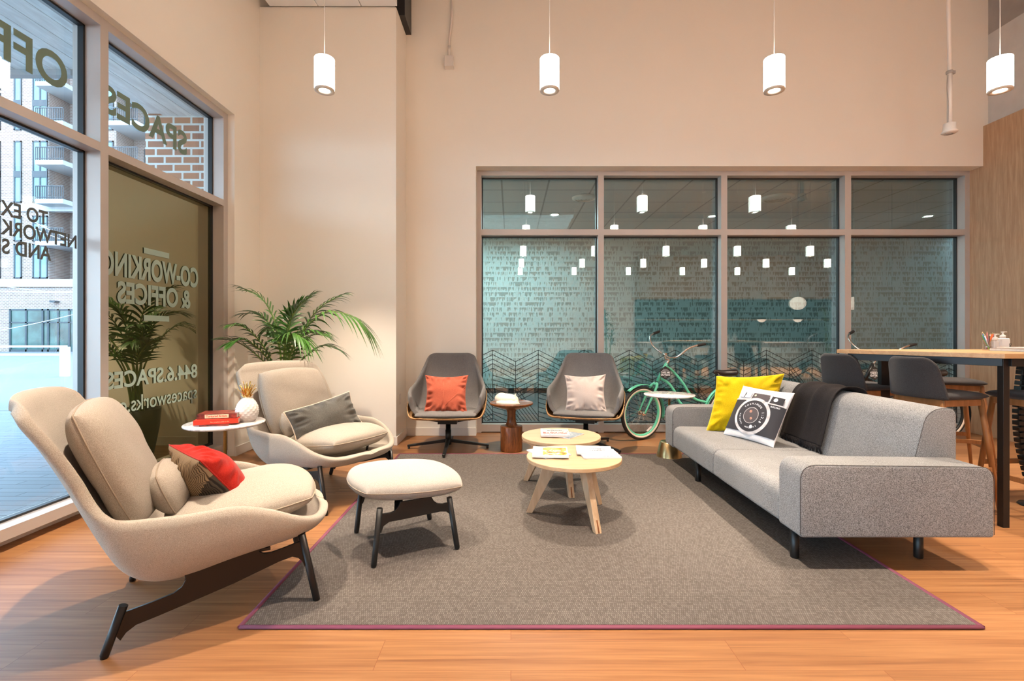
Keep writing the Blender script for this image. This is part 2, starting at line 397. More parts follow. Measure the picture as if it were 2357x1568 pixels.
def stroke_mat():
    """painterly rows of short upright brush strokes (wall covering)"""
    m, nt, b = new_mat('brush_stroke_wallcovering'); tc = N(nt, 'ShaderNodeTexCoord'); sp = N(nt, 'ShaderNodeSeparateXYZ'); nt.links.new(tc.outputs['Object'], sp.inputs[0])
    def mth(op, a, bb=None, cc=None):
        n = N(nt, 'ShaderNodeMath', operation=op)
        for i, q in enumerate((a, bb, cc)):
            if q is None: continue
            if isinstance(q, (int, float)): n.inputs[i].default_value = q
            else: nt.links.new(q, n.inputs[i])
        return n.outputs[0]
    x, z = sp.outputs[0], sp.outputs[2]
    zr = mth('MULTIPLY', z, 9.6); row = mth('FLOOR', zr); f = mth('FRACT', zr)
    def nz(sx, sr, dim):
        cb = N(nt, 'ShaderNodeCombineXYZ'); nt.links.new(mth('MULTIPLY', x, sx), cb.inputs[0]); nt.links.new(mth('MULTIPLY', row, sr), cb.inputs[1])
        n = N(nt, 'ShaderNodeTexNoise'); n.inputs['Scale'].default_value = 1; n.inputs['Detail'].default_value = dim; nt.links.new(cb.outputs[0], n.inputs[0]); return n.outputs[0]
    edge = nz(36, 7.3, 0); clump = nz(3.2, 3.7, 1); 
    lo = mth('MULTIPLY_ADD', edge, 2.0, -0.72)
    top = mth('LESS_THAN', f, 0.86)
    bot = mth('GREATER_THAN', f, lo)
    gap = mth('GREATER_THAN', mth('ADD', mth('MULTIPLY', nz(34, 11.1, 0), 0.9), mth('MULTIPLY', clump, 0.9)), 0.86)
    mask = mth('MULTIPLY', mth('MULTIPLY', top, bot), gap)
    mx = N(nt, 'ShaderNodeMix', data_type='RGBA'); nt.links.new(mask, mx.inputs[0]); mx.inputs[6].default_value = (0.42, 0.52, 0.50, 1); mx.inputs[7].default_value = (0.20, 0.245, 0.225, 1)
    nt.links.new(mx.outputs[2], b.inputs['Base Color']); b.inputs['Roughness'].default_value = 0.8; return m
def tile_mat():
    m, nt, b = new_mat('ceiling_tiles'); co = coords(nt)
    br = N(nt, 'ShaderNodeTexBrick'); nt.links.new(co, br.inputs[0]); br.offset = 0; br.inputs['Scale'].default_value = 1
    br.inputs['Brick Width'].default_value = 0.61; br.inputs['Row Height'].default_value = 0.61; br.inputs['Mortar Size'].default_value = 0.012
    br.inputs['Color1'].default_value = (0.42, 0.45, 0.45, 1); br.inputs['Color2'].default_value = (0.45, 0.48, 0.48, 1); br.inputs['Mortar'].default_value = (0.16, 0.18, 0.18, 1)
    nt.links.new(br.outputs[0], b.inputs['Base Color']); b.inputs['Roughness'].default_value = 0.9; return m

M['floor'] = floor_mat(); M['rug'] = rug_mat(); M['stroke'] = stroke_mat(); M['tiles'] = tile_mat()
M['brick_big'] = brick_mat('orange_brick', (0.42, 0.17, 0.085), (0.30, 0.12, 0.07), (0.62, 0.60, 0.55), 0.235, 0.105, 0.014)
M['brick_far'] = brick_mat('pale_red_brick', (0.26, 0.165, 0.14), (0.19, 0.12, 0.10), (0.36, 0.33, 0.31), 0.26, 0.11, 0.022)
M['soffit'] = wood('timber_soffit', (0.86, 0.86, 0.85), (0.62, 0.61, 0.60), axis='Y', rough=0.5, stretch=6)
M['white_conc'] = plain('white_render', (0.36, 0.37, 0.38), 0.7, noise_amt=0.02)
M['ext_glass'] = plain('blue_window_glass', (0.10, 0.20, 0.24), 0.08, noise_amt=0.35, nscale=0.5, coat=0.5)
M['ext_frame'] = plain('dark_window_frame', (0.035, 0.045, 0.055), 0.5)
M['rail_white'] = plain('white_railing_paint', (0.55, 0.57, 0.60), 0.4)
M['carpet'] = plain('grey_carpet', (0.10, 0.105, 0.105), 0.95, nscale=30)

def fl(x0, y0, x1, y1, z, name, mat, t=0.1):
    return struct(MB().box(x0, y0, z - t, x1, y1, z).build(name, mat))
XL = -2.744     # left wall, room face
XR = 5.645      # right pier, room face
YB = 5.78       # back wall, room face
YR = -6.2
fl(-2.95, YR - 0.2, 13.2, 6.14, 0.0, 'floor', M['floor'], 0.12)
struct(MB().box(-3.05, YR - 0.2, CEIL_Z, 13.2, 6.2, CEIL_Z + 0.25).build('ceiling', M['ceil']))

# back wall with the long internal window (opening x -0.42..5.645, z 0..3.22)
wx0 = -0.418
b_ = MB().box(-3.05, YB, 0, wx0, 6.14, CEIL_Z).box(wx0, YB, 3.222, 13.2, 6.14, CEIL_Z).box(XR + .04, YB, 0, 13.2, 6.14, 3.222)
struct(b_.build('wall_back', M['wall']))
# column in the corner: front face at y 5.283, stops at the ceiling cloud
cb = MB().box(XL - 0.02, 5.283, 0, -1.253, YB + 0.01, 4.79)
struct(cb.build('wall_corner_column', M['wall'], bevel=0.004, seg=2))
struct(MB().box(-1.30, 5.42, 4.79, -1.19, YB, CEIL_Z).build('column_gap_shade', M['gasket']))  # black block put in as the shade of the open gap above the column
# left wall: band above the windows, narrow strip beside them
lw = MB().box(-3.05, YR, 3.394, XL, 6.14, CEIL_Z).box(-3.05, 4.80, 0, XL, 6.14, 3.394)
struct(lw.build('wall_left', M['wall']))
struct(MB().box(-3.05, YR - 0.2, 0, 13.2, YR, CEIL_Z).build('wall_rear', M['wall']))
struct(MB().box(13.0, YR, 0, 13.2, 6.14, CEIL_Z).build('wall_right', M['wall']))
# right pier clad in oak, grey wall above, concrete beam at the top
struct(MB().box(5.705, 4.2, 3.70, 9.0, YB + 0.02, 4.79).build('wall_right_pier', plain('cool_grey_wall', (0.60, 0.58, 0.56), 0.8)))
struct(MB().box(5.705, 4.2, 4.79, 9.0, YB + 0.02, CEIL_Z + 0.01).build('trim_3', M['concrete']))
for i, (y0, y1) in enumerate(((4.2, 4.98), (4.986, 6.0))):
    w = MB().box(XR, y0, 0.0, 5.72, y1, 3.70)
    if i == 0: w.box(5.72, 4.2, 0, 9.0, 4.26, 3.70)
    tag(w.build('oak_wall_panel', M['wood_wall'], bevel=0.002), ['oak veneer wall panel on the right pier nearer the camera', 'oak veneer wall panel on the right pier meeting the window'][i], 'wall panel')
# skirtings
def skirt(name, a, b2): struct(MB().box(*a, *b2).build(name, M['base'], bevel=0.003))
skirt('baseboard_back', (-1.253, YB - 0.016, 0), (wx0 + 0.004, YB, 0.095))
skirt('baseboard_column', (XL, 5.267, 0), (-1.237, 5.283, 0.095))
skirt('baseboard_column_side', (-1.253, 5.283, 0), (-1.237, YB - 0.016, 0.095))
skirt('baseboard_left', (XL, 4.80, 0), (XL + 0.016, 5.267, 0.095))
# ceiling cloud above the corner
MC = plain('acoustic_panel_white', (0.88, 0.90, 0.94), 0.6, noise_amt=0.01)
for k in range(3):
    pass
cl = thing('ceiling_cloud', 'white suspended acoustic ceiling panel above the corner column', 'ceiling panel', (-1.94, 4.3, 4.785))
xs = [-2.63, -2.10, -1.63, -1.235]
for k in range(3):
    MB().box(xs[k] + 1.94 + 0.003, -2.2, 0, xs[k + 1] + 1.94 - 0.003, 0.965, 0.10).build('acoustic_panel', MC, cl, bevel=0.004)

# ------------------------------------------------------------------ curtain-wall windows
def window_back():
    Y0, Y1 = 5.95, 6.075          # frame front face, glass plane
    zt0, zt1 = 1.22 + (768 - 404) * Y0 / 1113, 3.222
    xs = [(1097, 1108), (1377, 1390), (1660, 1674), (1945, 1959), (2222, 2232.5)]
    X = [((a - 1176) * Y0 / 1113, (b - 1176) * Y0 / 1113) for a, b in xs]
    X[4] = (XR - 0.058, XR)
    X[0] = (wx0, X[0][1])
    f = MB()
    for a, b in X: f.box(a, Y0, 0, b, 6.12, zt1)
    zb = 0.10
    tz0, tz1 = 1.22 + (768 - 541) * Y0 / 1113, 1.22 + (768 - 528) * Y0 / 1113
    for (a, b), (c, d) in zip(X[:-1], X[1:]):
        f.box(b, Y0 + .0005, zt0, c, 6.12, zt1).box(b, Y0, 0.012, c, 6.12, zb).box(b, Y0, tz0, c, 6.12, tz1)
    fr = f.build('window_1', M['alu']); struct(fr)
    g = MB()
    for (a, b), (c, d) in zip(X[:-1], X[1:]):
        for z0, z1 in ((zb, tz0), (tz1, zt0)):
            t = 0.012
            g.box(b, Y1 - 0.02, z0, b + t, Y1 + 0.02, z1).box(c - t, Y1 - 0.02, z0, c, Y1 + 0.02, z1)
            g.box(b, Y1 - 0.02, z0, c, Y1 + 0.02, z0 + t).box(b, Y1 - 0.02, z1 - t, c, Y1 + 0.02, z1)
    struct(g.build('window_1_gasket', M['gasket'], fr))
    for (a, b), (c, d) in zip(X[:-1], X[1:]):
        for z0, z1 in ((zb, tz0), (tz1, zt0)):
            p = MB().box(b, Y1, z0, c, Y1 + 0.028, z1).build('window_pane', M['glass_back'], fr)
    # black line pattern on the glass (chevrons of parallel lines), from the floor to 1.05 m
    L = MB(); yf = Y1 - 0.0015; w = 0.0066
    pitch = 2 * 52.5 * Y1 / 1113; x00 = (1134 - 1176) * Y1 / 1113; sl = 27.0 / 53.0; zap = 1.22 - (806 - 768) * Y1 / 1113
    cell = pitch / 2; rowh = 0.057; zmin = 0.12
    def seg(xa, za, xb, zb_):
        # clip at zmin, panes
        if za < zmin and zb_ < zmin: return
        if za < zmin: t = (zmin - za) / (zb_ - za); xa, za = xa + (xb - xa) * t, zmin
        if zb_ < zmin: t = (zmin - zb_) / (za - zb_); xb, zb_ = xb + (xa - xb) * t, zmin
        for (a, b), (c, d) in zip(X[:-1], X[1:]):
            x0, x1 = b + 0.012, c - 0.012
            s0, s1 = (xa, za), (xb, zb_)
            if s0[0] > s1[0]: s0, s1 = s1, s0
            if s1[0] <= x0 or s0[0] >= x1: 
                if not (abs(s0[0] - s1[0]) < 1e-6 and x0 < s0[0] < x1): continue
            def at(x): 
                if abs(s1[0] - s0[0]) < 1e-6: return s0[1]
                return s0[1] + (s1[1] - s0[1]) * (x - s0[0]) / (s1[0] - s0[0])
            p, q = s0, s1
            if p[0] < x0: p = (x0, at(x0))
            if q[0] > x1: q = (x1, at(x1))
            if Vector((q[0] - p[0], q[1] - p[1])).length < 0.01: continue
            L.beam((p[0], yf, p[1]), (q[0], yf, q[1]), w, 0.0012, up=(0, 1, 0))
    random.seed(3)
    k = -3
    while x00 + k * cell < XR + 0.3:
        xa, xb = x00 + k * cell, x00 + (k + 1) * cell
        up = (k % 2 == 0)      # apex at xa, descending to xb
        za, zb2 = (zap, zap - sl * cell) if up else (zap - sl * cell, zap)
        seg(xa, min(za, zap), xa, zmin)
        n = 0; z = 0.0
        blocks = [(0, 5), (6, 12), (13, 30)]
        step = rowh
        j = 0
        flip = False; acc = 0
        while True:
            if j in (5, 10, 14): flip = not flip if random.random() < 0.6 else flip
            if not flip: a1, b1 = za - j * step, zb2 - j * step
            else: a1, b1 = zb2 - (j - 2) * step - 0.0, za - (j + 2) * step
            if max(a1, b1) < zmin: break
            if max(a1, b1) <= zap + 0.001: seg(xa, a1, xb, b1)
            j += 1
        k += 1
    struct(L.build('window_1_line_film', M['line'], fr))
    return fr

def window_left():
    XF, XG = -2.81, -2.935
    yp = lambda px: -XF * 1113 / (1176 - px)
    zt0, zt1 = 3.333, 3.394
    stiles = [(4.73, 4.80), (3.31, 3.377), (1.89, 1.957), (0.47, 0.537), (-0.95, -0.883), (-2.37, -2.303), (-3.79, -3.723), (-5.21, -5.143)]
    f = MB()
    for a, b in stiles: f.box(XF, a, 0.068, -3.0, b, zt1)
    for i in range(len(stiles) - 1):
        a, b = stiles[i + 1][1], stiles[i][0]
        f.box(XF - .0005, a, zt0, -3.0, b, zt1).box(XF - .0005, a, 0.068, -3.0, b, 0.135).box(XF - .0005, a, 2.470, -3.0, b, 2.530)
    fr = f.build('window_2', M['alu']); struct(fr)
    struct(MB().box(-2.925, YR, 0, -3.0, 4.80, 0.07).build('trim_1', M['wall']))
    g = MB(); t = 0.014
    ys = [(stiles[i + 1][1], stiles[i][0]) for i in range(len(stiles) - 1)]
    for y0, y1 in ys:
        for z0, z1 in ((0.135, 2.470), (2.530, zt0)):
            g.box(XG - 0.02, y0, z0, XG + 0.02, y0 + t, z1).box(XG - 0.02, y1 - t, z0, XG + 0.02, y1, z1)
            g.box(XG - 0.02, y0, z0, XG + 0.02, y1, z0 + t).box(XG - 0.02, y0, z1 - t, XG + 0.02, y1, z1)
    struct(g.build('window_2_gasket', M['gasket'], fr))
    for i, (y0, y1) in enumerate(ys):
        for z0, z1 in ((0.135, 2.470), (2.530, zt0)):
            film = (i == 0 and z0 < 1)
            MB().box(XG - 0.012, y0, z0, XG, y1, z1).build('window_pane', M['glass_film'] if film else M['glass_left'], fr)
    return fr
def film_mat():
    m = bpy.data.materials.new('dark_olive_film_glass'); m.use_nodes = True; nt = m.node_tree; nt.nodes.clear()
    out = N(nt, 'ShaderNodeOutputMaterial'); df = N(nt, 'ShaderNodeBsdfDiffuse'); gl = N(nt, 'ShaderNodeBsdfGlossy')
    df.inputs[0].default_value = (0.028, 0.029, 0.012, 1); gl.inputs[0].default_value = (0.86, 0.82, 0.56, 1); gl.inputs['Roughness'].default_value = 0.0
    mx = N(nt, 'ShaderNodeMixShader'); mx.inputs[0].default_value = 0.34
    nt.links.new(df.outputs[0], mx.inputs[1]); nt.links.new(gl.outputs[0], mx.inputs[2]); nt.links.new(mx.outputs[0], out.inputs[0]); return m
M['glass_film'] = film_mat()
M['glass_back'] = glass_mat('teal_internal_glass', (0.72, 0.84, 0.85), 0.12)
M['glass_left'] = glass_mat('clear_exterior_glass', (0.90, 0.95, 0.95), 0.02)
win_back = window_back(); win_left = window_left()

# lettering on the left windows: reads from outside, so it is mirrored from in here
def text_mesh(s, size, bold=0.0, extr=0.0005, spacing=1.0, align='LEFT'):
    c = bpy.data.curves.new('lettering', 'FONT'); c.body = s; c.size = size; c.offset = bold; c.extrude = extr; c.resolution_u = 5
    c.space_character = spacing; c.align_x = align
    o = bpy.data.objects.new('tmp', c); COL.objects.link(o)
    dg = bpy.context.evaluated_depsgraph_get(); me = bpy.data.meshes.new_from_object(o.evaluated_get(dg))
    bpy.data.objects.remove(o); return me
def lettering(s, cap_h, y0, y1, z, mat, x=-2.930, bold=0.01, name='window_lettering'):
    """capital height, from y0 (first letter) to y1 (last letter), baseline z"""
    size = cap_h / 0.70
    me = text_mesh(s, size, bold); me.materials.clear(); me.materials.append(mat)
    xs = [v.co.x for v in me.vertices]; sx = (y0 - y1) / (max(xs) - min(xs)); off = min(xs)
    for v in me.vertices: v.co.x = (v.co.x - off) * sx
    # the mullion at y 3.31..3.377 covers nothing: letters stop at the pane they are stuck to
    o = bpy.data.objects.new(name, me); link(o, win_left)
    o.matrix_world = Matrix(((0, 0, -1, x), (-1, 0, 0, y0), (0, 1, 0, z), (0, 0, 0, 1)))
    o['kind'] = 'structure'
    return o
lettering('CO-WORKING', 0.170, 4.53, 3.46, 1.655, M['vinyl_pale'], bold=0.008)
lettering('& OFFICES', 0.155, 4.42, 3.60, 1.455, M['vinyl_pale'], bold=0.007)
lettering('844.6.SPACES', 0.120, 4.517, 3.49, 0.815, M['vinyl_pale'], bold=0.004)
lettering('spacesworks.com', 0.120, 4.51, 3.43, 0.62, M['vinyl_pale'], bold=0.001)
for z in (1.885, 1.345):
    struct(MB().box(-2.9305, 3.86, z - 0.023, -2.9290, 4.145, z + 0.023).build('window_lettering_bar', M['vinyl_pale'], win_left))
lettering('SPACES', 0.195, 4.371, 3.47, 2.830, M['vinyl_green'], bold=0.008)
lettering('OFFICES', 0.205, 3.194, 2.20, 2.815, M['vinyl_green'], bold=0.008)
lettering('TO EXPLORE', 0.085, 3.06, 2.50, 1.905, M['vinyl_dark'], bold=0.003)
lettering('NETWORK', 0.085, 3.262, 2.775, 1.795, M['vinyl_dark'], bold=0.003)
lettering('AND SHARE', 0.085, 3.082, 2.53, 1.685, M['vinyl_dark'], bold=0.003)

# ------------------------------------------------------------------ the room behind the back window
struct(MB().box(-2.0, 6.14, -0.1, 9.5, 10.1, 0.0).build('floor_corridor', M['carpet']))
tl = MB().box(0, 0, 0, 11.0, 4.0, 0.1).build('ceiling_corridor', M['tiles']); tl.location = (-1.95 + 0.02 - 0.02, 5.99 - 0.0, 3.18); struct(tl)
tl.location = (-0.12 - 0.61 * 3, 6.60 - 0.61, 3.18)
struct(MB().box(-2.0, 9.91, 0.105, 9.5, 10.1, 3.3).build('wall_corridor_back', M['stroke']))
struct(MB().box(-2.0, 9.89, 0.0, 9.5, 10.1, 0.105).build('baseboard_corridor', M['gasket']))
struct(MB().box(-2.1, 6.14, 0, -2.0, 10.1, 3.3).build('wall_corridor_left', M['wall']))
struct(MB().box(9.5, 6.14, 0, 9.6, 10.1, 3.3).build('wall_corridor_right', M['wall']))
MLED = emis('downlight_glow', (1.0, 0.98, 0.92), 9.0)
def downlight(x, y, lab):
    t = thing('recessed_downlight', lab, 'ceiling light', (x, y, 3.176))
    MB().lathe([(0.085, 0.004), (0.085, -0.006), (0.065, -0.006), (0.06, 0.0)], n=28, caps=False).build('trim_ring', M['plastic_w'], t)
    MB().lathe([(0.062, -0.001), (0.0001, -0.001)], n=28).build('diffuser', MLED, t)
downlight(0.72, 7.95, 'small round recessed downlight beyond the first window bay'); downlight(6.95, 8.05, 'small round recessed downlight beyond the rightmost window bay'); downlight(3.36, 8.05, 'small round recessed downlight beyond the third window bay')
def diffuser(x, y, r, lab):
    t = thing('ceiling_air_diffuser', lab, 'air diffuser', (x, y, 3.178))
    m = MB()
    for q in (1.0, 0.78, 0.56, 0.34):
        m.lathe([(r * q, 0.0), (r * q, -0.018), (r * q - 0.045, -0.035), (r * q - 0.05, -0.03)], n=36, caps=False)
    m.build('cone_rings', M['plastic_w'], t); MB().lathe([(r * 1.02, 0.0), (r * 1.02, -0.004), (0.001, -0.004)], n=36).build('backplate', M['ceil'], t)
diffuser(1.05, 6.95, 0.17, 'round white air diffuser in the tiled ceiling beyond the first bay'); diffuser(3.83, 6.95, 0.22, 'round white air diffuser in the tiled ceiling beyond the third bay')

# ------------------------------------------------------------------ outside
def outside():
    g = MB().box(-60, -30, -0.16, -3.0, 60, -0.06)
    struct(g.build('ground_paving', brick_mat('long_concrete_pavers', (0.13, 0.142, 0.150), (0.16, 0.172, 0.180), (0.03, 0.033, 0.037), 0.6, 0.10, 0.006, rot=(0, 0, 0), rough=0.55)))
    struct(MB().box(-60, 8.0, -0.16, -3.0, 60, -0.055).build('ground_street', plain('bright_street_paving', (0.15, 0.15, 0.155), 0.8)))
    # canopy soffit over the pavement and the brick pier beyond the window
    so = MB()
    k = 0; x = -3.0
    while x > -9.0:
        x2 = x - 0.20
        y1 = 5.27 if x2 < -4.80 else 6.4
        so.box(x2 + 0.006, -12, 4.10, x - 0.004, y1, 4.3); x = x2
    so.box(-9.0, -12, 4.13, -3.0, 5.27, 4.4).box(-4.8, 5.2, 4.13, -3.0, 6.4, 4.4)
    struct(so.build('ceiling_canopy', M['soffit']))
    struct(MB().box(-9.05, 5.27, 4.04, -4.8, 5.35, 4.5).build('trim_canopy_edge', M['white_conc']))
    struct(MB().box(-4.84, 6.40, -0.1, -3.05, 7.0, 5.6).build('wall_outside_brick_pier', M['brick_big']))
    struct(MB().box(-3.2, 6.14, -0.1, -3.0, 6.4, 5.6).build('wall_outside_return', M['brick_big']))
    # building across the street
    D = 34.0; s = D / 1113
    PX = lambda px: (px - 1176) * s
    PZ = lambda py: 1.22 + (768 - py) * s
    B = thing('apartment_building', 'brick apartment building with white balconies across the street', 'building', (PX(200), D, -0.06))
    def part(name, mb, mat, par=None):
        o = mb.build(name, mat, par or B)
        if par is None: o.location = (-PX(200), -D, 0.06)
        return o
    x0, x1 = PX(-60), PX(420)
    bays = []
    for b0 in (-43, 230): bays.append(b0)
    # brick wall, built around recessed balcony bays at px 113-175 and 268-340
    w = MB(); wins = []; 
    solid = [(-60, 113), (175, 268), (340, 420)]
    for a, b in solid: w.box(PX(a), D, PZ(707), PX(b), D + 2.0, 34)
    for a, b in ((113, 175), (268, 340)): w.box(PX(a), D + 1.6, PZ(707), PX(b), D + 2.0, 34)
    for a, b in ((-60, 24),): w.box(PX(a), D, -0.06, PX(b), D + 2.0, PZ(707))
    w.box(PX(-60), D - .03, PZ(712), PX(420), D + 1.0, PZ(660))
    w.box(PX(175), D, -0.06, PX(420), D + 2, PZ(707))
    part('brick_wall', w, M['brick_far'])
    part('floor_band', MB().box(PX(-60), D - 0.15, PZ(661), PX(420), D + 0.3, PZ(643)), M['white_conc'])
    part('floor_band', MB().box(PX(-60), D - 0.10, PZ(487), PX(420), D + 0.3, PZ(471)), M['white_conc'])
    cols = [(-28, 2), (33, 51), (76, 111), (192, 212), (232, 262), (348, 372)]
    rows = [(562, 641), (497, 556), (325, 467), (165, 300), (20, 140), (-120, -5)]
    for a, b in cols:
        for t, bt in rows:
            fr = MB()
            xa, xb, zb, zt = PX(a), PX(b), PZ(bt), PZ(t); th = 0.09
            fr.box(xa, D - 0.06, zb, xa + th, D + 0.02, zt).box(xb - th, D - 0.06, zb, xb, D + 0.02, zt).box(xa, D - 0.06, zt - th, xb, D + 0.02, zt).box(xa, D - 0.06, zb, xb, D + 0.02, zb + th)
            if b - a > 25: fr.box((xa + xb) / 2 - 0.05, D - 0.06, zb, (xa + xb) / 2 + 0.05, D + 0.02, zt)
            if bt - t > 100: zm = zb + (zt - zb) * 0.46; fr.box(xa, D - 0.07, zm - 0.22, xb, D + 0.02, zm + 0.22)
            else: zm = zb + (zt - zb) * 0.7; fr.box(xa, D - 0.05, zm - 0.04, xb, D + 0.02, zm + 0.04)
            f = part('window', fr, M['ext_frame'])
            MB().box(xa, D - 0.03, zb, xb, D + 0.01, zt).build('pane', M['ext_glass'], f)
    for a, b in ((113, 175), (268, 340)):
        for sy in (204, 292, 380, 467, 561, 643):
            if sy == 643: continue
            part('balcony_slab', MB().box(PX(a), D - 1.0, PZ(sy + 10), PX(b), D + 1.6, PZ(sy)), M['white_conc'])
            r = MB(); zt = PZ(sy - 30)
            r.box(PX(a), D - 1.0, zt - 0.06, PX(b), D - 0.94, zt).box(PX(a), D - 1.0, PZ(sy - 3), PX(b), D - 0.94, PZ(sy - 3) + 0.05)
            n = 16
            for q in range(n + 1):
                xx = PX(a) + (PX(b) - PX(a)) * q / n
                r.box(xx - 0.02, D - 0.98, PZ(sy), xx + 0.02, D - 0.95, zt)
            part('balcony_railing', r, M['ext_frame'])
            part('balcony_door', MB().box(PX(a + 25), D + 1.52, PZ(sy), PX(a + 45), D + 1.6, PZ(sy - 55)), M['ext_frame'])
    # storefront at street level
    sf = MB(); zt = PZ(711); xa, xb = PX(24), PX(175)
    for px in (24, 61, 99, 112, 135, 160, 173): sf.box(PX(px) - 0.06, D - 0.05, -0.06, PX(px) + 0.06, D + 0.1, zt)
    sf.box(xa, D - 0.05, zt - 0.12, xb, D + 0.1, zt).box(xa, D - 0.05, PZ(744), xb, D + 0.1, PZ(741)).box(xa, D - 0.05, -0.06, xb, D + 0.1, 0.1)
    f = part('storefront_frame', sf, M['ext_frame'])
    MB().box(xa, D, -0.06, xb, D + 0.03, zt).build('pane', plain('green_shop_glass', (0.045, 0.10, 0.09), 0.08, noise_amt=0.7, nscale=0.6), f)
    part('wall_lamp', MB().box(PX(126), D - 0.4, PZ(697), PX(138), D, PZ(693)), M['ext_frame'])
    # white railing across the paving
    rl = thing('street_railing', 'white metal railing with thin balusters across the paving outside', 'railing', (-14.0, 14.4, -0.055))
    rp = MB().box(-6, -0.04, 0.86, 0.76, 0.04, 0.92); rp.build('top_rail', M['rail_white'], rl)
    for x in (-1.5, 0.72, -4): MB().box(x - 0.12, -0.05, 0, x + 0.12, 0.05, 0.88).build('post', M['rail_white'], rl)
    MB().box(-6, -0.025, 0.62, 0.72, 0.025, 0.68).build('middle_rail', M['rail_white'], rl)
    MB().box(-6, -0.025, 0.08, -1.5, 0.025, 0.12).build('bottom_rail', M['rail_white'], rl)
    for q in range(11):
        MB().box(-4.6 + q * 0.30, -0.015, 0.08, -4.56 + q * 0.30, 0.015, 0.64).build('baluster', M['rail_white'], rl)
    # light catenary cables over the street
    cc = [((-26, 26, 7.0), (-10, 20, 3.4)), ((-27, 24, 3.9), (-10, 18, 3.0)), ((-22, 20, 1.2), (-11, 22, 5.3)), ((-28, 26, 8.6), (-13, 20, 3.4)), ((-24, 22, 3.2), (-10, 20, 4.1))]
    for i, (a, b) in enumerate(cc):
        a = Vector(a); b = Vector(b); pts = [a.lerp(b, t / 12) - Vector((0, 0, 0.5 * 4 * (t / 12) * (1 - t / 12))) for t in range(13)]
        tag(MB().tube(pts, 0.016, 6).build('overhead_cable', M['rail_white']), 'thin white cable strung over the street outside the left window', 'cable', 'cables strung over the street')
outside()
# roof and outer shell so that the sun only comes in through glass
struct(MB().box(-3.2, YR - 0.4, CEIL_Z + 0.25, 13.4, 10.4, CEIL_Z + 6.0).build('roof_slab', M['white_conc']))

# ================================================================== LIGHT FITTINGS
MP_GLOW = emis('pendant_glow', (1.0, 0.90, 0.78), 11.0)
MP_LENS = emis('pendant_lens_glow', (1.0, 0.92, 0.80), 14.0)
MP_RING = plain('pendant_ring', (0.80, 0.74, 0.66), 0.4)
MCORD = plain('white_cord', (0.80, 0.76, 0.72), 0.5)
cyl_mesh = {}
def make_pendant():
    t = thing('pendant_light', 'x', 'pendant light', (0, 0, 0))
    MB().lathe([(0.0795, 0.012), (0.081, 0.016), (0.081, 0.268), (0.079, 0.272), (0.001, 0.272)], n=36, caps=False).build('lamp_shade', MP_GLOW, t)
    MB().lathe([(0.080, 0.014), (0.0795, 0.0), (0.048, 0.001), (0.046, 0.012), (0.042, 0.016)], n=36, caps=False).build('bottom_ring', MP_RING, t)
    MB().lathe([(0.045, 0.010), (0.0001, 0.010)], n=28, caps=False).build('lens', MP_LENS, t)
    MB().tube([(0, 0, 0.27), (0, 0, CEIL_Z - 3.25)], 0.0035, 8).build('cord', MCORD, t)
    MB().lathe([(0.055, CEIL_Z - 3.25 - 0.03), (0.055, CEIL_Z - 3.25)], n=24).build('ceiling_rose', MCORD, t)
    return t
PZ0 = 3.25
pend0 = make_pendant()
first = True
names = {(0, 0): 'white glowing cylinder pendant below the ceiling cloud, leftmost of the row', (0, 1): 'white glowing cylinder pendant above the left part of the back window',
         (0, 2): 'white glowing cylinder pendant above the third window bay', (0, 3): 'white glowing cylinder pendant in front of the grey wall over the oak panel'}
for r, y in enumerate((4.05, 1.85, -0.6, -2.8, -4.7)):
    for c, x in enumerate((-1.561, 0.324, 2.205, 4.097, 5.98, 7.9, 9.8)):
        if r == 0 and c >= 4: 
            if c > 5: continue
        if y > 3.9 and 6.0 < x: continue
        o = pend0 if first else copy_tree(pend0); first = False
        o.location = (x, y, PZ0)
        if r == 0: tag(o, names.get((0, c), 'white cylinder pendant just outside the right edge, seen only reflected in the window'), 'pendant light', 'cylinder pendants in front of the back wall')
        else: tag(o, 'white cylinder pendant of the rows hanging over and behind the camera', 'pendant light', 'cylinder pendants over and behind the camera')
        # each fitting: a tight beam from the lens plus the wide spill of its frosted rim
        for nm_, en, sz, bl in (('pendant_beam', 400 if r < 2 else (60 if r == 2 else (300 if x < 5 else 900)), 74, 0.5), ('pendant_spill', 28 if r < 2 else 12, 160, 1.0)):
            sd = bpy.data.lights.new(nm_, 'SPOT'); sd.energy = en; sd.color = (1.0, 0.84, 0.67); sd.spot_size = radians(sz); sd.spot_blend = bl; sd.shadow_soft_size = 0.03
            so = bpy.data.objects.new(nm_, sd); COL.objects.link(so); so.location = (x, y, PZ0 - 0.012)

# sensor on a conduit hanging from the ceiling (right)
sn = thing('ceiling_sensor', 'white round sensor on a thin conduit hanging near the right pier', 'sensor', (4.40, 4.85, 3.225))
MB().lathe([(0.0001, 0.0), (0.05, 0.0), (0.068, 0.012), (0.066, 0.022), (0.055, 0.035), (0.052, 0.10), (0.025, 0.11)], n=32).build('sensor_body', M['plastic_w'], sn)
MB().lathe([(0.0001, -0.006), (0.028, -0.005), (0.03, 0.001)], n=24).build('lens', M['concrete'], sn)
MB().tube([(0, 0, 0.10), (0, 0, 0.62)], 0.022, 14).tube([(0, 0, 0.6), (-0.03, 0.0, CEIL_Z - 3.225)], 0.017, 14).build('conduit', M['plastic_w'], sn)
MB().tube(smooth_path([(-0.026, -0.01, 0.58), (-0.035, -0.01, 0.45), (-0.024, -0.01, 0.32), (-0.026, -0.01, 0.11)], 5), 0.004, 6).build('cable', M['concrete'], sn)
MB().lathe([(0.026, 0.60), (0.030, 0.605), (0.030, 0.625), (0.026, 0.63)], n=16).box(0.02, -0.012, 0.60, 0.05, 0.012, 0.63).build('clamp', M['concrete'], sn)
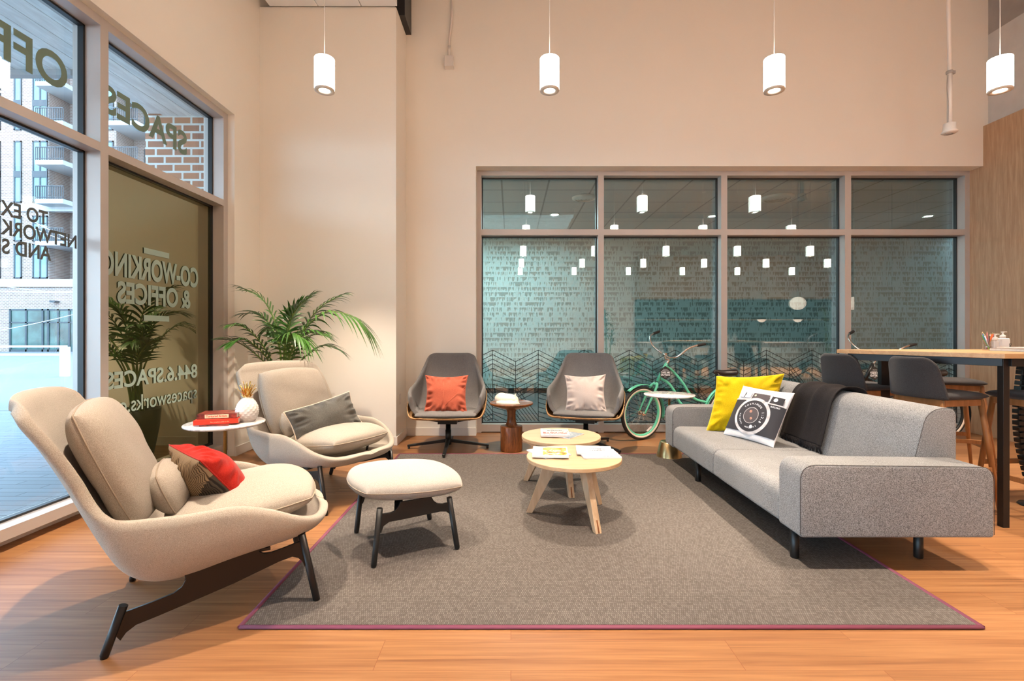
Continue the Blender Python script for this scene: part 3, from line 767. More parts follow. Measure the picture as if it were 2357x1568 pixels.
# junction box with conduit on the back wall
jx = (1035 - 1176) * YB / 1113; jz = 1.22 + (768 - 148) * YB / 1113
jb = thing('junction_box', 'small white junction box with a bent conduit on the back wall', 'junction box', (jx, YB, jz))
MB().box(-0.055, -0.08, -0.065, 0.055, 0, 0.065).build('box_body', M['plastic_w'], jb, bevel=0.004)
MB().tube(smooth_path([(0.0, -0.045, 0.06), (0.0, -0.045, 0.20), (0.004, -0.03, 0.30), (0.03, -0.022, 0.6), (0.02, -0.02, 0.9), (0.0, -0.02, 1.4)], 6), 0.013, 10).build('conduit', M['plastic_w'], jb)
MB().tube([(0, -0.045, 0.06), (0, -0.045, 0.19)], 0.018, 12).build('connector', M['plastic_w'], jb)
# wall outlet on the column side
oy = 5.45
wo = thing('wall_outlet', 'white double wall outlet on the side of the corner column', 'outlet', (-1.253, 5.46, 0.48))
MB().box(0, -0.036, -0.058, 0.006, 0.036, 0.058).build('cover_plate', M['plastic_w'], wo, bevel=0.003)
for dz in (-0.022, 0.022): MB().box(0.006, -0.016, dz - 0.014, 0.008, 0.016, dz + 0.014).build('socket', M['base'], wo, bevel=0.002)

# ================================================================== RUG
GZ = 0.009
rug = thing('area_rug', 'large grey-brown woven rug with a purple bound edge', 'rug', (0.41, 3.43, 0))
RX0, RX1, RY0, RY1 = -1.12 - 0.41, 1.95 - 0.41, 2.0 - 3.43, 4.87 - 3.43
MB().box(RX0 + 0.012, RY0 + 0.012, 0.0, RX1 - 0.012, RY1 - 0.012, 0.009).build('rug_field', M['rug'], rug)
e = MB()
for a, b in (((RX0, RY0), (RX1, RY0)), ((RX1, RY0), (RX1, RY1)), ((RX1, RY1), (RX0, RY1)), ((RX0, RY1), (RX0, RY0))):
    e.tube([(a[0], a[1], 0.006), (b[0], b[1], 0.006)], 0.012, 10, flat=0.5)
e.xf(Matrix.Identity(4))
e.v = [(x, y, max(0.0005, z)) for x, y, z in e.v]
e.build('rug_binding', plain('purple_binding', (0.17, 0.035, 0.07), 0.7), rug)

# ================================================================== SOFT SHAPES
def bucket(stations, n=3.2, nv=17, ntop=None):
    """shell: stations (Ps,Pz,Rs,Rz,w); local x forward, y lateral, z up"""
    pts = [Vector((a, b, 0)) for a, b, _, _, _ in stations]
    A = smooth_path(pts, 4); Bp = smooth_path([Vector((c, d, w)) for _, _, c, d, w in stations], 4)
    NU = len(A)
    def fn(u, v):
        i = min(NU - 1, int(round(u * (NU - 1)))); P = A[i]; R = Bp[i]
        vv = 2 * v - 1; ak = min(1, max(0, (u - .52) / .26)) if ntop else 0; phm = pi / 2 * (1 - .62 * ak * ak * (3 - 2 * ak)); ph = abs(vv) * phm
        nn_ = n + (ntop - n) * max(0, (u - .55) / .45) if ntop else n
        f = (sin(ph) / sin(phm)) ** (2 / nn_); g = (1 - max(0, cos(ph)) ** (2 / nn_)) / (1 - max(0, cos(phm)) ** (2 / nn_))
        lat = max(0.0, R.z) * f * (1 if vv >= 0 else -1)
        return (P.x + (R.x - P.x) * g, lat, P.y + (R.y - P.y) * g)
    m = MB(); m.grid(fn, NU, nv); m.rim = [(fn(i / (NU - 1), 0), fn(i / (NU - 1), 1)) for i in range(NU)]
    return m
def rim_path(stations, n=3.2):
    Bp = smooth_path([Vector((c, d, w)) for _, _, c, d, w in stations], 4)
    left = [(p.x, max(0.0, p.z), p.y) for p in Bp]; right = [(p.x, -max(0.0, p.z), p.y) for p in Bp]
    return left, right
def cushion_mb(hw, hd, ht, pw=5.0, q=0.42, round_=0.35, n=22, bulge=0.0, bottom=0.8, wob=0.0, seed=0):
    """box cushion, local z up; returns MB; edge seam lies at z=0"""
    m = MB()
    def pos(u, v, side):
        # denser near the edges
        uu = sin(u * pi / 2); vv = sin(v * pi / 2)
        x = hw * uu * sqrt(max(0, 1 - round_ * vv * vv / 2)) * 1.0; y = hd * vv * sqrt(max(0, 1 - round_ * uu * uu / 2))
        e_ = max(0.0, (1 - abs(uu) ** pw)) * max(0.0, (1 - abs(vv) ** pw))
        h = ht * e_ ** q * (1 + bulge * (1 - uu * uu) * (1 - vv * vv))
        if wob: h *= 1 + wob * noise.noise(Vector((x * 7 + seed, y * 7, side)))
        return (x, y, h * (1 if side > 0 else -bottom))
    K = 2 * n + 1
    for side in (1, -1):
        def fn(a, b, s=side):
            return pos(2 * a - 1, 2 * b - 1, s)
        m.grid(fn, K, K)
        if side < 0: 
            kk = (K - 1) * (K - 1)
            m.f[-kk:] = [f[::-1] for f in m.f[-kk:]]
    return m
def edge_loop(hw, hd, round_=0.35, n=20, z=0.0, off=0.0):
    pts = []
    def P(u, v):
        uu = sin(u * pi / 2); vv = sin(v * pi / 2)
        return ((hw + off) * uu * sqrt(max(0, 1 - round_ * vv * vv / 2)), (hd + off) * vv * sqrt(max(0, 1 - round_ * uu * uu / 2)), z)
    for i in range(n): pts.append(P(-1 + 2 * i / n, -1))
    for i in range(n): pts.append(P(1, -1 + 2 * i / n))
    for i in range(n): pts.append(P(1 - 2 * i / n, 1))
    for i in range(n): pts.append(P(-1, 1 - 2 * i / n))
    return pts
def pillow_mb(hw, hh, t, pinch=0.07, n=24, seed=0, wr=0.006, front=1.0, back=1.0, sag=0.0):
    """knife-edge scatter pillow in local XZ, thickness along -Y (front)"""
    m = MB(); K = 2 * n + 1
    def fn_side(side):
        def fn(a, b):
            u = sin((2 * a - 1) * pi / 2); v = sin((2 * b - 1) * pi / 2)
            x = hw * u * (1 - pinch * (1 - v * v)); z = hh * v * (1 - pinch * (1 - u * u))
            e_ = (max(0, 1 - u * u) * max(0, 1 - v * v))
            h = t * (e_ ** 0.42) * (0.82 + 0.18 * (1 - u * u) * (1 - v * v)) * (1 - sag * v)
            edge = (max(abs(u), abs(v))) ** 4 * (1 - max(abs(u), abs(v)) ** 30)
            ang = atan2(v, u)
            ee = 1 - max(abs(u), abs(v)); al = (v if abs(u) > abs(v) else u) * 5.5 + (7 if abs(u) > abs(v) else 0) + (3 if (u if abs(u) > abs(v) else v) > 0 else 0)
            h += wr * 2.6 * math.exp(-((ee - .16) / .16) ** 2) * min(1, ee * 14) * noise.noise(Vector((al + seed, ee * 1.6, side * 2 + seed)))
            h += wr * edge * noise.noise(Vector((ang * 5 + seed, seed * 1.7, side * 3))) * 2.2 + wr * 0.7 * noise.noise(Vector((x * 9 + seed, z * 9, side * 2))) * e_ ** 0.3
            return (x, -h * side * (front if side > 0 else back), z)
        return fn
    for side in (1, -1):
        m.grid(fn_side(side), K, K)
        if side < 0:
            kk = (K - 1) * (K - 1); m.f[-kk:] = [f[::-1] for f in m.f[-kk:]]
    return m
def pillow_outline(hw, hh, pinch=0.07, n=24, off=0.0):
    out = []
    def P(u, v): return (hw * u * (1 - pinch * (1 - v * v)) * (1 + off), 0, hh * v * (1 - pinch * (1 - u * u)) * (1 + off))
    for i in range(n): out.append(P(-1 + 2 * i / n, -1))
    for i in range(n): out.append(P(1, -1 + 2 * i / n))
    for i in range(n): out.append(P(1 - 2 * i / n, 1))
    for i in range(n): out.append(P(-1, 1 - 2 * i / n))
    return out

# ================================================================== FIELD LOUNGE CHAIRS
ST = [(.435, .372, .437, .374, .01), (.425, .355, .430, .378, .12), (.395, .340, .410, .378, .21), (.345, .328, .365, .388, .285), (.26, .313, .29, .425, .345), (.15, .292, .18, .485, .378), (.02, .265, .06, .522, .390),
      (-.10, .240, -.08, .522, .395), (-.195, .238, -.20, .528, .395), (-.262, .275, -.295, .535, .393), (-.315, .36, -.345, .560, .388),
      (-.385, .50, -.385, .62, .383), (-.460, .65, -.420, .70, .380), (-.535, .80, -.485, .82, .376), (-.590, .905, -.545, .905, .366), (-.606, .945, -.566, .940, .350), (-.622, .972, -.588, .962, .326), (-.644, .988, -.612, .976, .296), (-.674, .992, -.642, .982, .262)]
def side_frame(mat, par, name_leg='leg', rear=(-.309, .183, -.365), front=(.320, .322, .383), y=-.33, bar=None, r0=.0155):
    (rx, rz, rfx) = rear; (fx, fz, ffx) = front
    MB().tube([(rx, y, rz), (rfx, y, 0.012), (rfx - .001, y, 0.0)], [r0, r0 * 1.0, r0 * 0.8], 16).build(name_leg, mat, par)
    MB().tube([(fx, y, fz), (ffx, y, 0.012), (ffx + .001, y, 0.0)], [r0, r0 * 1.0, r0 * 0.8], 16).build(name_leg, mat, par)
    T = Matrix.Translation((0, y, 0))
    MB().prism(bar, 0.012, T).build('side_rail', mat, par, bevel=0.002)
BAR = [(-.30, .158), (-.22, .172), (-.152, .187), (-.125, .205), (-.112, .230), (-.118, .262), (-.05, .262), (.05, .280), (.13, .298), (.147, .300), (.152, .282), (.169, .271), (.198, .269), (.24, .276), (.312, .291), (.325, .29),
       (.336, .22), (.334, .168), (.322, .200), (.305, .219), (.281, .230), (.228, .221), (.06, .172), (-.102, .134), (-.20, .112), (-.27, .098), (-.300, .078), (-.318, .052), (-.338, .085), (-.322, .130)]
def make_field_chair(label):
    t = thing('lounge_chair', label, 'armchair')
    sh = bucket(ST, n=3.4, nv=29, ntop=2.0)
    o = sh.build('shell', M['beige'], t, solid=0.042, soff=1.0, sub=1)
    # seat cushion
    c = cushion_mb(.315, .300, .078, pw=3.4, q=.36, round_=.55, bulge=.45, bottom=.9, wob=.12)
    sc = c.build('seat_cushion', M['beige'], t); sc.matrix_parent_inverse = Matrix.Identity(4)
    sc.location = (.105, 0, .425); sc.rotation_euler = (0, radians(-6), 0)
    MB().tube(edge_loop(.315, .300, .55, off=.001), .0032, 6, closed=True).build('piping', M['seam_light'], sc)
    c = cushion_mb(.275, .292, .078, pw=4.5, q=.34, round_=.40, bulge=.25, bottom=.8, wob=.12, seed=4)
    bc = c.build('back_cushion', M['beige'], t)
    th = atan2(.955 - .45, -.385 + .195)   # cushion lies along the back
    bc.location = (-.376, 0, .680); bc.rotation_euler = (0, radians(-112.5) + pi, 0)
    MB().tube(edge_loop(.275, .292, .40, off=.001), .0032, 6, closed=True).build('piping', M['seam_light'], bc)
    for y in (-.33, .33): side_frame(M['brown_black'], t, y=y, bar=BAR)
    cr = MB()
    for s_, z_ in ((-.09, .225), (.17, .285)):
        cr.beam((s_, -.33, z_), (s_, .33, z_ - .0), .05, .012)
    cr.build('cross_brace', M['brown_black'], t)
    for y in (-.20, .20): MB().tube([(.20, y, .29), (.215, y, .345)], .009, 8).build('support_peg', M['brown_black'], t)
    return t
ch1 = make_field_chair('beige lounge chair in the left foreground, side on, holding the red pillow')
ch1.location = (-1.382, 2.287, 0); ch1.rotation_euler = (0, 0, radians(30.8))
ch2 = copy_tree(ch1); ch2.location = (-1.407, 3.718, 0); ch2.rotation_euler = (0, 0, radians(-30))
tag(ch2, 'beige lounge chair near the corner, in front of the palm, holding the grey pillow', 'armchair')
for c_ in (ch1, ch2): c_['group'] = 'beige lounge chairs'
bpy.context.view_layer.update()
def local(par, x, y, z): return par.matrix_world @ Vector((x, y, z))
def ldir(par, x, y, z): return (par.matrix_world.to_3x3() @ Vector((x, y, z))).normalized()
# small beige lumbar cushions
def lumbar(par, label):
    c = cushion_mb(.105, .195, .066, pw=2.6, q=.42, round_=.5, bulge=.3, bottom=1.0, wob=.1, seed=9)
    o = c.build('lumbar_cushion', M['beige'])
    MB().tube(edge_loop(.105, .195, .5, off=.001), .003, 6, closed=True).build('piping', M['seam_light'], o)
    o.matrix_world = par.matrix_world @ Matrix.Translation((-.190, 0.0, .535)) @ Matrix.Rotation(radians(-112) + pi, 4, 'Y')
    tag(o, label, 'cushion'); return o
lumbar(ch1, 'small beige bolster cushion between the back cushion and the red pillow')
_l = lumbar(ch2, 'small beige bolster cushion behind the grey velvet pillow')
_l.matrix_world = Matrix.Translation(ldir(ch2, 0, -1, 0) * .07) @ _l.matrix_world

# ================================================================== OTTOMAN
ot = thing('ottoman', 'cream upholstered ottoman on black metal legs, on the rug', 'ottoman', (-.621, 2.828, GZ), radians(27.7))
c = cushion_mb(.318, .280, .062, pw=5, q=.42, round_=.62, bulge=.35, bottom=.85)
oc = c.build('seat_cushion', M['sand'], ot); oc.location = (0.0, 0, .362); oc.rotation_euler = (0, radians(4), 0)
MB().tube(edge_loop(.318, .280, .62, off=.0005), .0022, 6, closed=True).build('seam', M['seam_light'], oc)
OB = [(-.192, .272), (-.15, .268), (-.12, .275), (-.100, .298), (-.09, .318), (.08, .318), (.095, .292), (.115, .276), (.14, .270), (.192, .272), (.203, .20), (.196, .172), (.185, .205), (.165, .222), (.129, .228), (-.088, .222), (-.15, .222), (-.180, .205), (-.193, .170), (-.206, .20)]
for y in (-.245, .245): side_frame(M['black'], ot, rear=(-.198, .301, -.229), front=(.184, .297, .231), y=y, bar=OB)
cr = MB()
for s_ in (-.10, .10): cr.beam((s_, -.24, .255), (s_ * .6, -.10, .318), .045, .008).beam((s_, .24, .255), (s_ * .6, .10, .318), .045, .008)
cr.box(-.12, -.12, .312, .12, .12, .322).build('cross_brace', M['black'], ot)

# ================================================================== SWIVEL CHAIRS
SG = [(.235, .385, .25, .585, .330), (.20, .375, .235, .625, .345), (.10, .366, .17, .655, .355), (-.03, .358, .07, .668, .360), (-.13, .362, -.02, .675, .358), (-.205, .40, -.11, .695, .346), (-.255, .48, -.19, .74, .325),
      (-.295, .60, -.250, .80, .300), (-.340, .73, -.300, .865, .280), (-.38, .87, -.335, .925, .268), (-.398, .945, -.355, .960, .258), (-.408, .975, -.372, .984, .240), (-.424, .992, -.392, .996, .212), (-.450, .997, -.418, .999, .180)]
SW = [(.33, .372, .332, .380, .24), (.30, .355, .305, .385, .345), (.22, .340, .235, .455, .388), (.10, .330, .12, .520, .402), (-.03, .326, .0, .560, .406), (-.13, .328, -.10, .585, .406), (-.21, .36, -.17, .60, .400), (-.262, .44, -.215, .62, .385), (-.30, .53, -.26, .64, .36)]
def make_swivel(label):
    t = thing('swivel_chair', label, 'armchair')
    bucket(SG, n=3.4, nv=29, ntop=2.1).build('upholstered_back', M['felt'], t, solid=0.040, soff=1.0, sub=1)
    bucket(SW, n=3.6, nv=25).build('plywood_shell', M['ply'], t, solid=0.010, soff=0.0, sub=1)
    c = cushion_mb(.265, .325, .036, pw=5, q=.40, round_=.30, bulge=.4, bottom=.8)
    sc = c.build('seat_cushion', M['felt'], t); sc.location = (.07, 0, .395)
    MB().tube(edge_loop(.265, .325, .30), .0022, 6, closed=True).build('seam', M['black'], sc)
    for y in (-.398, .398):
        for z in (.475, .50): MB().tube([(.16 - (z - .47), y * 1.0, z), (.16 - (z - .47), y * 1.022, z)], .008, 8).build('bolt', M['black'], t)
    ml = MB()
    ml.beam((-.02, -.22, .305), (-.02, .0, .285), .05, .014, h2=.04).beam((-.02, .22, .305), (-.02, .0, .285), .05, .014, h2=.04)
    ml.box(-.10, -.10, .275, .10, .10, .315).box(-.035, .205, .295, .0, .235, .322).box(-.035, -.235, .295, .0, -.205, .322)
    ml.build('swivel_mechanism', M['black'], t, bevel=.003)
    MB().lathe([(.030, .06), (.030, .20), (.026, .20), (.026, .29)], n=24).build('column', M['black'], t)
    MB().lathe([(.034, .045), (.036, .06), (.036, .095), (.030, .10)], n=24).build('hub', M['black'], t)
    for k in range(4):
        a = k * pi / 2
        d = Vector((cos(a), sin(a), 0))
        l = MB().beam(d * .02 + Vector((0, 0, .088)), d * .43 + Vector((0, 0, .032)), .040, .034, w2=.030, h2=.022)
        f = l.build('base_leg', M['black'], t, bevel=.005)
        MB().lathe([(.011, 0), (.013, .002), (.013, .022)], c=d * .415, n=14).build('glide', M['black'], f)
    return t
gc1 = make_swivel('charcoal felt swivel chair with the rust orange pillow, beside the column')
gc1.location = (-.665, 5.13, 0); gc1.rotation_euler = (0, 0, radians(-90 + 1.5))
gc2 = copy_tree(gc1); tag(gc2, 'charcoal felt swivel chair with the pale pink pillow, next to the green bicycle', 'armchair')
gc2.location = (.80, 5.17, 0); gc2.rotation_euler = (0, 0, radians(-90 - 14))
for g in (gc1, gc2): g['group'] = 'charcoal swivel chairs'
# second chair: base turned 45 degrees
for ch in gc2.children:
    if ch.name.startswith('base_leg'): ch.rotation_euler = (0, 0, radians(45 + 14))
bpy.context.view_layer.update()

# ================================================================== TURNED WALNUT SIDE TABLE
wt = thing('turned_side_table', 'small turned walnut side table between the two charcoal chairs', 'side table', (.005, 5.05, 0))
MB().lathe([(.108, 0), (.114, .004), (.115, .012), (.115, .252), (.111, .258), (.07, .262), (.062, .268), (.048, .300), (.045, .33), (.045, .40), (.052, .42), (.060, .43)], n=56, caps=True).build('pedestal', M['walnut'], wt)
MB().lathe([(.060, .428), (.10, .438), (.19, .468), (.222, .482), (.228, .492), (.226, .502), (.218, .503), (.212, .495), (.19, .490), (.001, .490)], n=56, caps=False).build('dished_top', M['walnut'], wt)
# sleeping cat figurine
cat = MB()
def blob(m, c, r, n=20, nv=14, fn=None):
    c = Vector(c)
    def f(a, b):
        th = a * pi; ph = b * 2 * pi
        d = Vector((sin(th) * cos(ph), sin(th) * sin(ph), cos(th)))
        return (c.x + r[0] * d.x, c.y + r[1] * d.y, c.z + r[2] * d.z)
    m.grid(f, nv, n, wrap_v=True); return m
blob(cat, (0, 0, .052), (.115, .075, .058)); blob(cat, (-.05, .0, .055), (.075, .072, .062)); blob(cat, (.075, -.02, .048), (.052, .048, .042)); blob(cat, (.102, -.045, .032), (.030, .026, .024))
blob(cat, (.02, -.05, .026), (.085, .035, .026)); blob(cat, (.02, .0, .06), (.10, .06, .045))
cat.tube(smooth_path([(-.09, -.04, .02), (-.03, -.082, .018), (.05, -.085, .016), (.11, -.07, .014), (.135, -.045, .010)], 6), [.022] * 8 + [.018] * 9 + [.013] * 8, 12)
for dy in (-.035, .012):
    cat.add([(.064, dy - .018, .070), (.104, dy - .016, .066), (.086, dy + .022, .068), (.096, dy - .008, .122)], [(0, 1, 3), (1, 2, 3), (2, 0, 3), (0, 2, 1)], 0, True)
co_ = cat.build('cat_figurine', M['cream_cer'])
rm = co_.modifiers.new('remesh', 'REMESH'); rm.mode = 'VOXEL'; rm.voxel_size = 0.005; rm.use_smooth_shade = True
smn = co_.modifiers.new('smooth', 'SMOOTH'); smn.factor = 0.5; smn.iterations = 3
tag(co_, 'cream ceramic sleeping cat figurine curled on the walnut side table', 'figurine')
co_.location = (-.045, 5.0, .490); co_.rotation_euler = (0, 0, radians(-6))

# ================================================================== ROUND COFFEE TABLES
def leg_prism(foot, top, wtop, wfoot, th):
    pass
def make_coffee(label, loc, angs):
    t = thing('coffee_table', label, 'coffee table', loc)
    r = .314
    MB().lathe([(r - .003, .372), (r, .375), (r, .395), (r - .003, .398), (.001, .398)], n=72, caps=True).build('tabletop', M['ash'], t, bevel=.001)
    for a in angs:
        a = radians(a)
        poly = [(.085, .372), (.185, .372), (.318, .0), (.278, .0)]
        R = Matrix.Rotation(a, 4, 'Z')
        lg = MB().prism(poly, .042, R).build('leg', M['ash_leg'], t, bevel=.003)
        MB().prism([(.300, .012), (.2935, .012), (.2700, .072), (.2765, .072)], .0425, R @ Matrix.Translation((.012, 0, 0))).xf(Matrix.Identity(4)).build('slot_inlay', M['walnut'], lg) if False else None
        # dark slot on the outer edge of the leg near the foot
        p0 = Vector((.3187, 0, .004)); d = (Vector((.185, 0, .372)) - Vector((.318, 0, 0))).normalized()
        MB().beam(R @ p0, R @ (p0 + d * .075), .009, .0015, up=R @ Vector((1, 0, .35))).build('slot', M['walnut'], lg)
    MB().lathe([(.10, .355), (.10, .372)], n=24).build('mounting_plate', M['ash_leg'], t)
    return t
ct1 = make_coffee('round ash coffee table nearest the camera, carrying two piles of magazines', (.418, 3.216, GZ), (168, -69, 47))
ct2 = copy_tree(ct1); ct2.location = (.400, 3.868, GZ)
tag(ct2, 'round ash coffee table behind the other, carrying one red-lettered magazine', 'coffee table')
for ch in ct2.children:
    if ch.name.startswith('leg'): ch.rotation_euler = (0, 0, radians(-12))

# ================================================================== MARBLE DRINK TABLES
def marble_mat():
    m, nt, b = new_mat('white_marble'); co = coords(nt)
    n = N(nt, 'ShaderNodeTexNoise'); n.inputs['Scale'].default_value = 7; n.inputs['Detail'].default_value = 6; n.inputs['Distortion'].default_value = 1.6; nt.links.new(co, n.inputs[0])
    nt.links.new(ramp(nt, n.outputs[0], [(0.44, (.74, .68, .65)), (0.50, (.50, .44, .43)), (0.56, (.76, .71, .68))]), b.inputs['Base Color'])
    b.inputs['Roughness'].default_value = 0.18; b.inputs['Coat Weight'].default_value = 0.3; return m
M['marble'] = marble_mat()
def make_marble(label, loc):
    t = thing('drink_table', label, 'side table', loc)
    MB().lathe([(.18, .600), (.232, .605), (.243, .612), (.244, .618), (.241, .622), (.001, .622)], n=64, caps=True).build('marble_top', M['marble'], t)
    MB().lathe([(.011, .09), (.011, .595), (.05, .597), (.05, .601)], n=20).build('pole', M['brass'], t)
    MB().lathe([(.122, 0), (.125, .004), (.124, .010), (.090, .148), (.082, .156), (.02, .157), (.001, .157)], n=56, caps=True).build('cone_base', M['brass'], t)
    return t
mt1 = make_marble('marble drink table between the two lounge chairs, with books and a pineapple', (-1.925, 3.257, 0))
mt2 = copy_tree(mt1); mt2.location = (1.565, 4.78, 0); tag(mt2, 'marble drink table with a brass cone base behind the far arm of the sofa', 'side table')

# ---- books on the left marble table
def book(name, label, w, h, th, cover, loc, rz, tilt=0, spine='x', cat='book'):
    """w along local x (spine length), h along local y; spine faces -y"""
    t = thing(name, label, cat, loc, rz)
    MB().box(-w / 2 + .002, -h / 2 + .004, .002, w / 2 - .002, h / 2 - .003, th - .002).build('page_block', M['paper_gray'] if cover != M['red_cover'] else M['paper_gray'], t)
    c = MB().box(-w / 2, -h / 2, 0, w / 2, h / 2, .0022).box(-w / 2, -h / 2, th - .0022, w / 2, h / 2, th).box(-w / 2, -h / 2, 0, w / 2, -h / 2 + .003, th)
    c.build('cover', cover, t, bevel=.0008)
    return t
def flat_text(par, s, size, loc, rot, mat, bold=0.0, name='lettering', align='CENTER', sx=1.0):
    me = text_mesh(s, size, bold, extr=0.0002, align=align); me.materials.clear(); me.materials.append(mat)
    o = bpy.data.objects.new(name, me); link(o, par); o.location = loc; o.rotation_euler = rot; o.scale = (sx, 1, 1); return o
bz = .6225
bA = book('magazine', 'thin glossy magazine under the red book on the left marble table', .17, .21, .010, M['dark_cover'], (-1.935, 3.215, bz), radians(12))
bB = book('book', 'thick red paperback in the middle of the pile on the left marble table', .255, .17, .030, M['red_cover'], (-1.935, 3.205, bz + .0105), radians(20))
flat_text(bB, 'The complete guide to the', .010, (.02, -.0855, .012), (radians(90), 0, 0), M['cream_ink'])
bC = book('book', 'dark illustrated book on top of the pile, spine reading Tortured Artists', .235, .16, .032, M['dark_cover'], (-1.940, 3.235, bz + .041), radians(14))
MB().box(-.070, -.0808, .005, .070, -.0802, .028).build('spine_label', M['cream_ink'], bC)
flat_text(bC, 'Tortured Artists', .0185, (0, -.0814, .011), (radians(90), 0, 0), M['red_ink'], bold=.0004)
# ---- white ceramic pineapple with gold crown
pa = thing('pineapple_ornament', 'white ceramic pineapple with a gold crown on the marble table', 'ornament', (-1.800, 3.30, .6225)); pa.scale = (1.15, 1.15, 1.22)
m = MB(); NU_, NV_ = 44, 60
def pfn(a, b):
    z = a * .135; t_ = a
    r = .062 * (sin(pi * (0.16 + 0.80 * t_)) ** 0.62) * (1.0 if t_ < .97 else .9)
    ph = b * 2 * pi
    q1 = abs(((b * 13 + a * 5.5) % 1) - .5) * 2; q2 = abs(((b * 13 - a * 5.5) % 1) - .5) * 2
    r += .0065 * (min(1 - q1, 1 - q2) - .3) * (1 - abs(2 * t_ - 1) ** 6)
    r = max(r, .012)
    return (r * cos(ph), r * sin(ph), z)
m.grid(pfn, NU_, NV_, wrap_v=True)
m.add([(0.03 * cos(k * pi / 10), 0.03 * sin(k * pi / 10), .002) for k in range(20)], [list(range(20))])
m.build('body', M['white_cer'], pa)
random.seed(11)
for ring, (n_, r_, h_, out) in enumerate(((7, .012, .055, .042), (7, .010, .075, .034), (5, .006, .095, .018), (6, .014, .022, .020))):
    for k in range(n_):
        a = 2 * pi * (k + ring * .5) / n_ + random.uniform(-.15, .15)
        d = Vector((cos(a), sin(a), 0)); up = Vector((0, 0, 1)); side = d.cross(up)
        pts = []; 
        lm = MB(); 
        def lf(u, v, d=d, side=side, r_=r_, h_=h_, out=out):
            w = .0095 * sin(pi * min(1, .22 + u * .78)) ** .8 * (1 - u ** 3)
            p = d * (r_ + out * u ** 1.6) + up * (.128 + h_ * u) + side * (w * (2 * v - 1)) - d * (.004 * (1 - abs(2 * v - 1)) )
            return p
        lm.grid(lf, 8, 3); lm.build('gold_leaf', M['gold'], pa, solid=.0015, fix=False)

# ---- magazines on the coffee tables
def magazine(label, w, h, th, loc, rz, cover, curl=0.0, name='magazine'):
    t = thing(name, label, 'magazine', loc, rz)
    def fn(top):
        def f(a, b):
            x = (a - .5) * w; y = (b - .5) * h
            z = curl * max(0, abs(a - .5) * 2 - .35) ** 2 * (1 if a < .5 else .25)
            return (x, y, z + (th if top else 0))
        return f
    m = MB(); K = 9
    m.grid(fn(True), K, K, smooth=False); a0 = len(m.v); m.grid(fn(False), K, K, smooth=False)
    kk = (K - 1) ** 2; m.f[-kk:] = [f[::-1] for f in m.f[-kk:]]
    for i in range(K - 1):
        for (p, q) in ((i, i + 1), ((K - 1) * K + i + 1, (K - 1) * K + i)): m.f.append([p, q, a0 + q, a0 + p]); m.m.append(0); m.sm.append(False)
        for (p, q) in (((i + 1) * K, i * K), (i * K + K - 1, (i + 1) * K + K - 1)): m.f.append([p, q, a0 + q, a0 + p]); m.m.append(0); m.sm.append(False)
    m.build('pages', M['paper'], t); return t
def pictures(par, rects, z, mat):
    for i, (x0, y0, x1, y1) in enumerate(rects):
        MB().box(x0, y0, z, x1, y1, z + .0005).build('cover_picture', mat, par)
def photo_mat(name, cols, sc=18):
    m, nt, b = new_mat(name); co = coords(nt); v = N(nt, 'ShaderNodeTexNoise'); v.inputs['Scale'].default_value = sc; v.inputs['Detail'].default_value = 3; v.inputs['Distortion'].default_value = 1.5
    nt.links.new(co, v.inputs[0]); nt.links.new(ramp(nt, v.outputs[0], cols), b.inputs['Base Color']); b.inputs['Roughness'].default_value = .25; return m
tz = .398 + GZ
T1 = (.418, 3.216); T2 = (.400, 3.868)
mg = magazine('white magazine poking out from under the yellow-covered one', .20, .25, .008, (.255, 3.285, tz + .0005), radians(28), None)
mgy = magazine('magazine with a yellow and brown cover picture on the front coffee table', .235, .26, .012, (.265, 3.255, tz + .0095), radians(-4), None, curl=.003)
ypic = photo_mat('yellow_street_photo', [(.35, (.25, .10, .03)), (.45, (.80, .42, .05)), (.55, (.90, .62, .20)), (.62, (.85, .85, .88))], 14)
pictures(mgy, [(-.05, -.11, .108, .10)], .0125, ypic)
for k in range(3): MB().box(-.105 + k * .004, -.09, .0124, -.104 + k * .004, -.06, .0127).build('small_print', M['ink'], mgy)
flat_text(mgy, 'CITY', .040, (.03, .02, .0132), (0, 0, pi), M['paper'], bold=.001)
flat_text(mgy, 'GOODS', .030, (.03, -.02, .0132), (0, 0, pi), M['ink'], bold=.0008)
mw1 = magazine('lower white magazine of the right pile on the front coffee table', .25, .22, .010, (.590, 3.245, tz + .0005), radians(3), None, curl=.004)
flat_text(mw1, 'NORTH', .020, (.04, -.08, .0108), (0, 0, pi), M['ink'], bold=.0006)
mw2 = magazine('upper white magazine of the right pile, with two rows of black letters', .24, .22, .010, (.567, 3.300, tz + .0110), radians(-6), None, curl=.006)
flat_text(mw2, 'URBAN', .030, (.02, -.008, .0108), (0, 0, pi), M['ink'], bold=.0006)
flat_text(mw2, 'DESIGN', .030, (.02, .028, .0108), (0, 0, pi), M['ink'], bold=.0006)
mb1 = magazine('blue-grey magazine poking out from under the red-lettered one', .17, .22, .006, (.455, 3.86, tz + .0005), radians(-38), None)
pictures(mb1, [(-.083, -.108, .083, .108)], .0062, photo_mat('blue_grey_photo', [(.3, (.12, .16, .20)), (.55, (.38, .46, .52)), (.7, (.75, .75, .75))], 16))
mr = magazine('grey magazine with red upside-down lettering on the back coffee table', .225, .25, .014, (.352, 3.885, tz + .008), radians(-3), None, curl=.004)
pictures(mr, [(-.105, -.118, .108, .118)], .0145, photo_mat('grey_collage_photo', [(.35, (.30, .28, .26)), (.45, (.66, .62, .58)), (.60, (.80, .76, .72))], 40))
flat_text(mr, 'PRIVATE', .062, (.0, -.022, .0155), (0, 0, pi), M['red_ink'], bold=.0012, sx=.82)
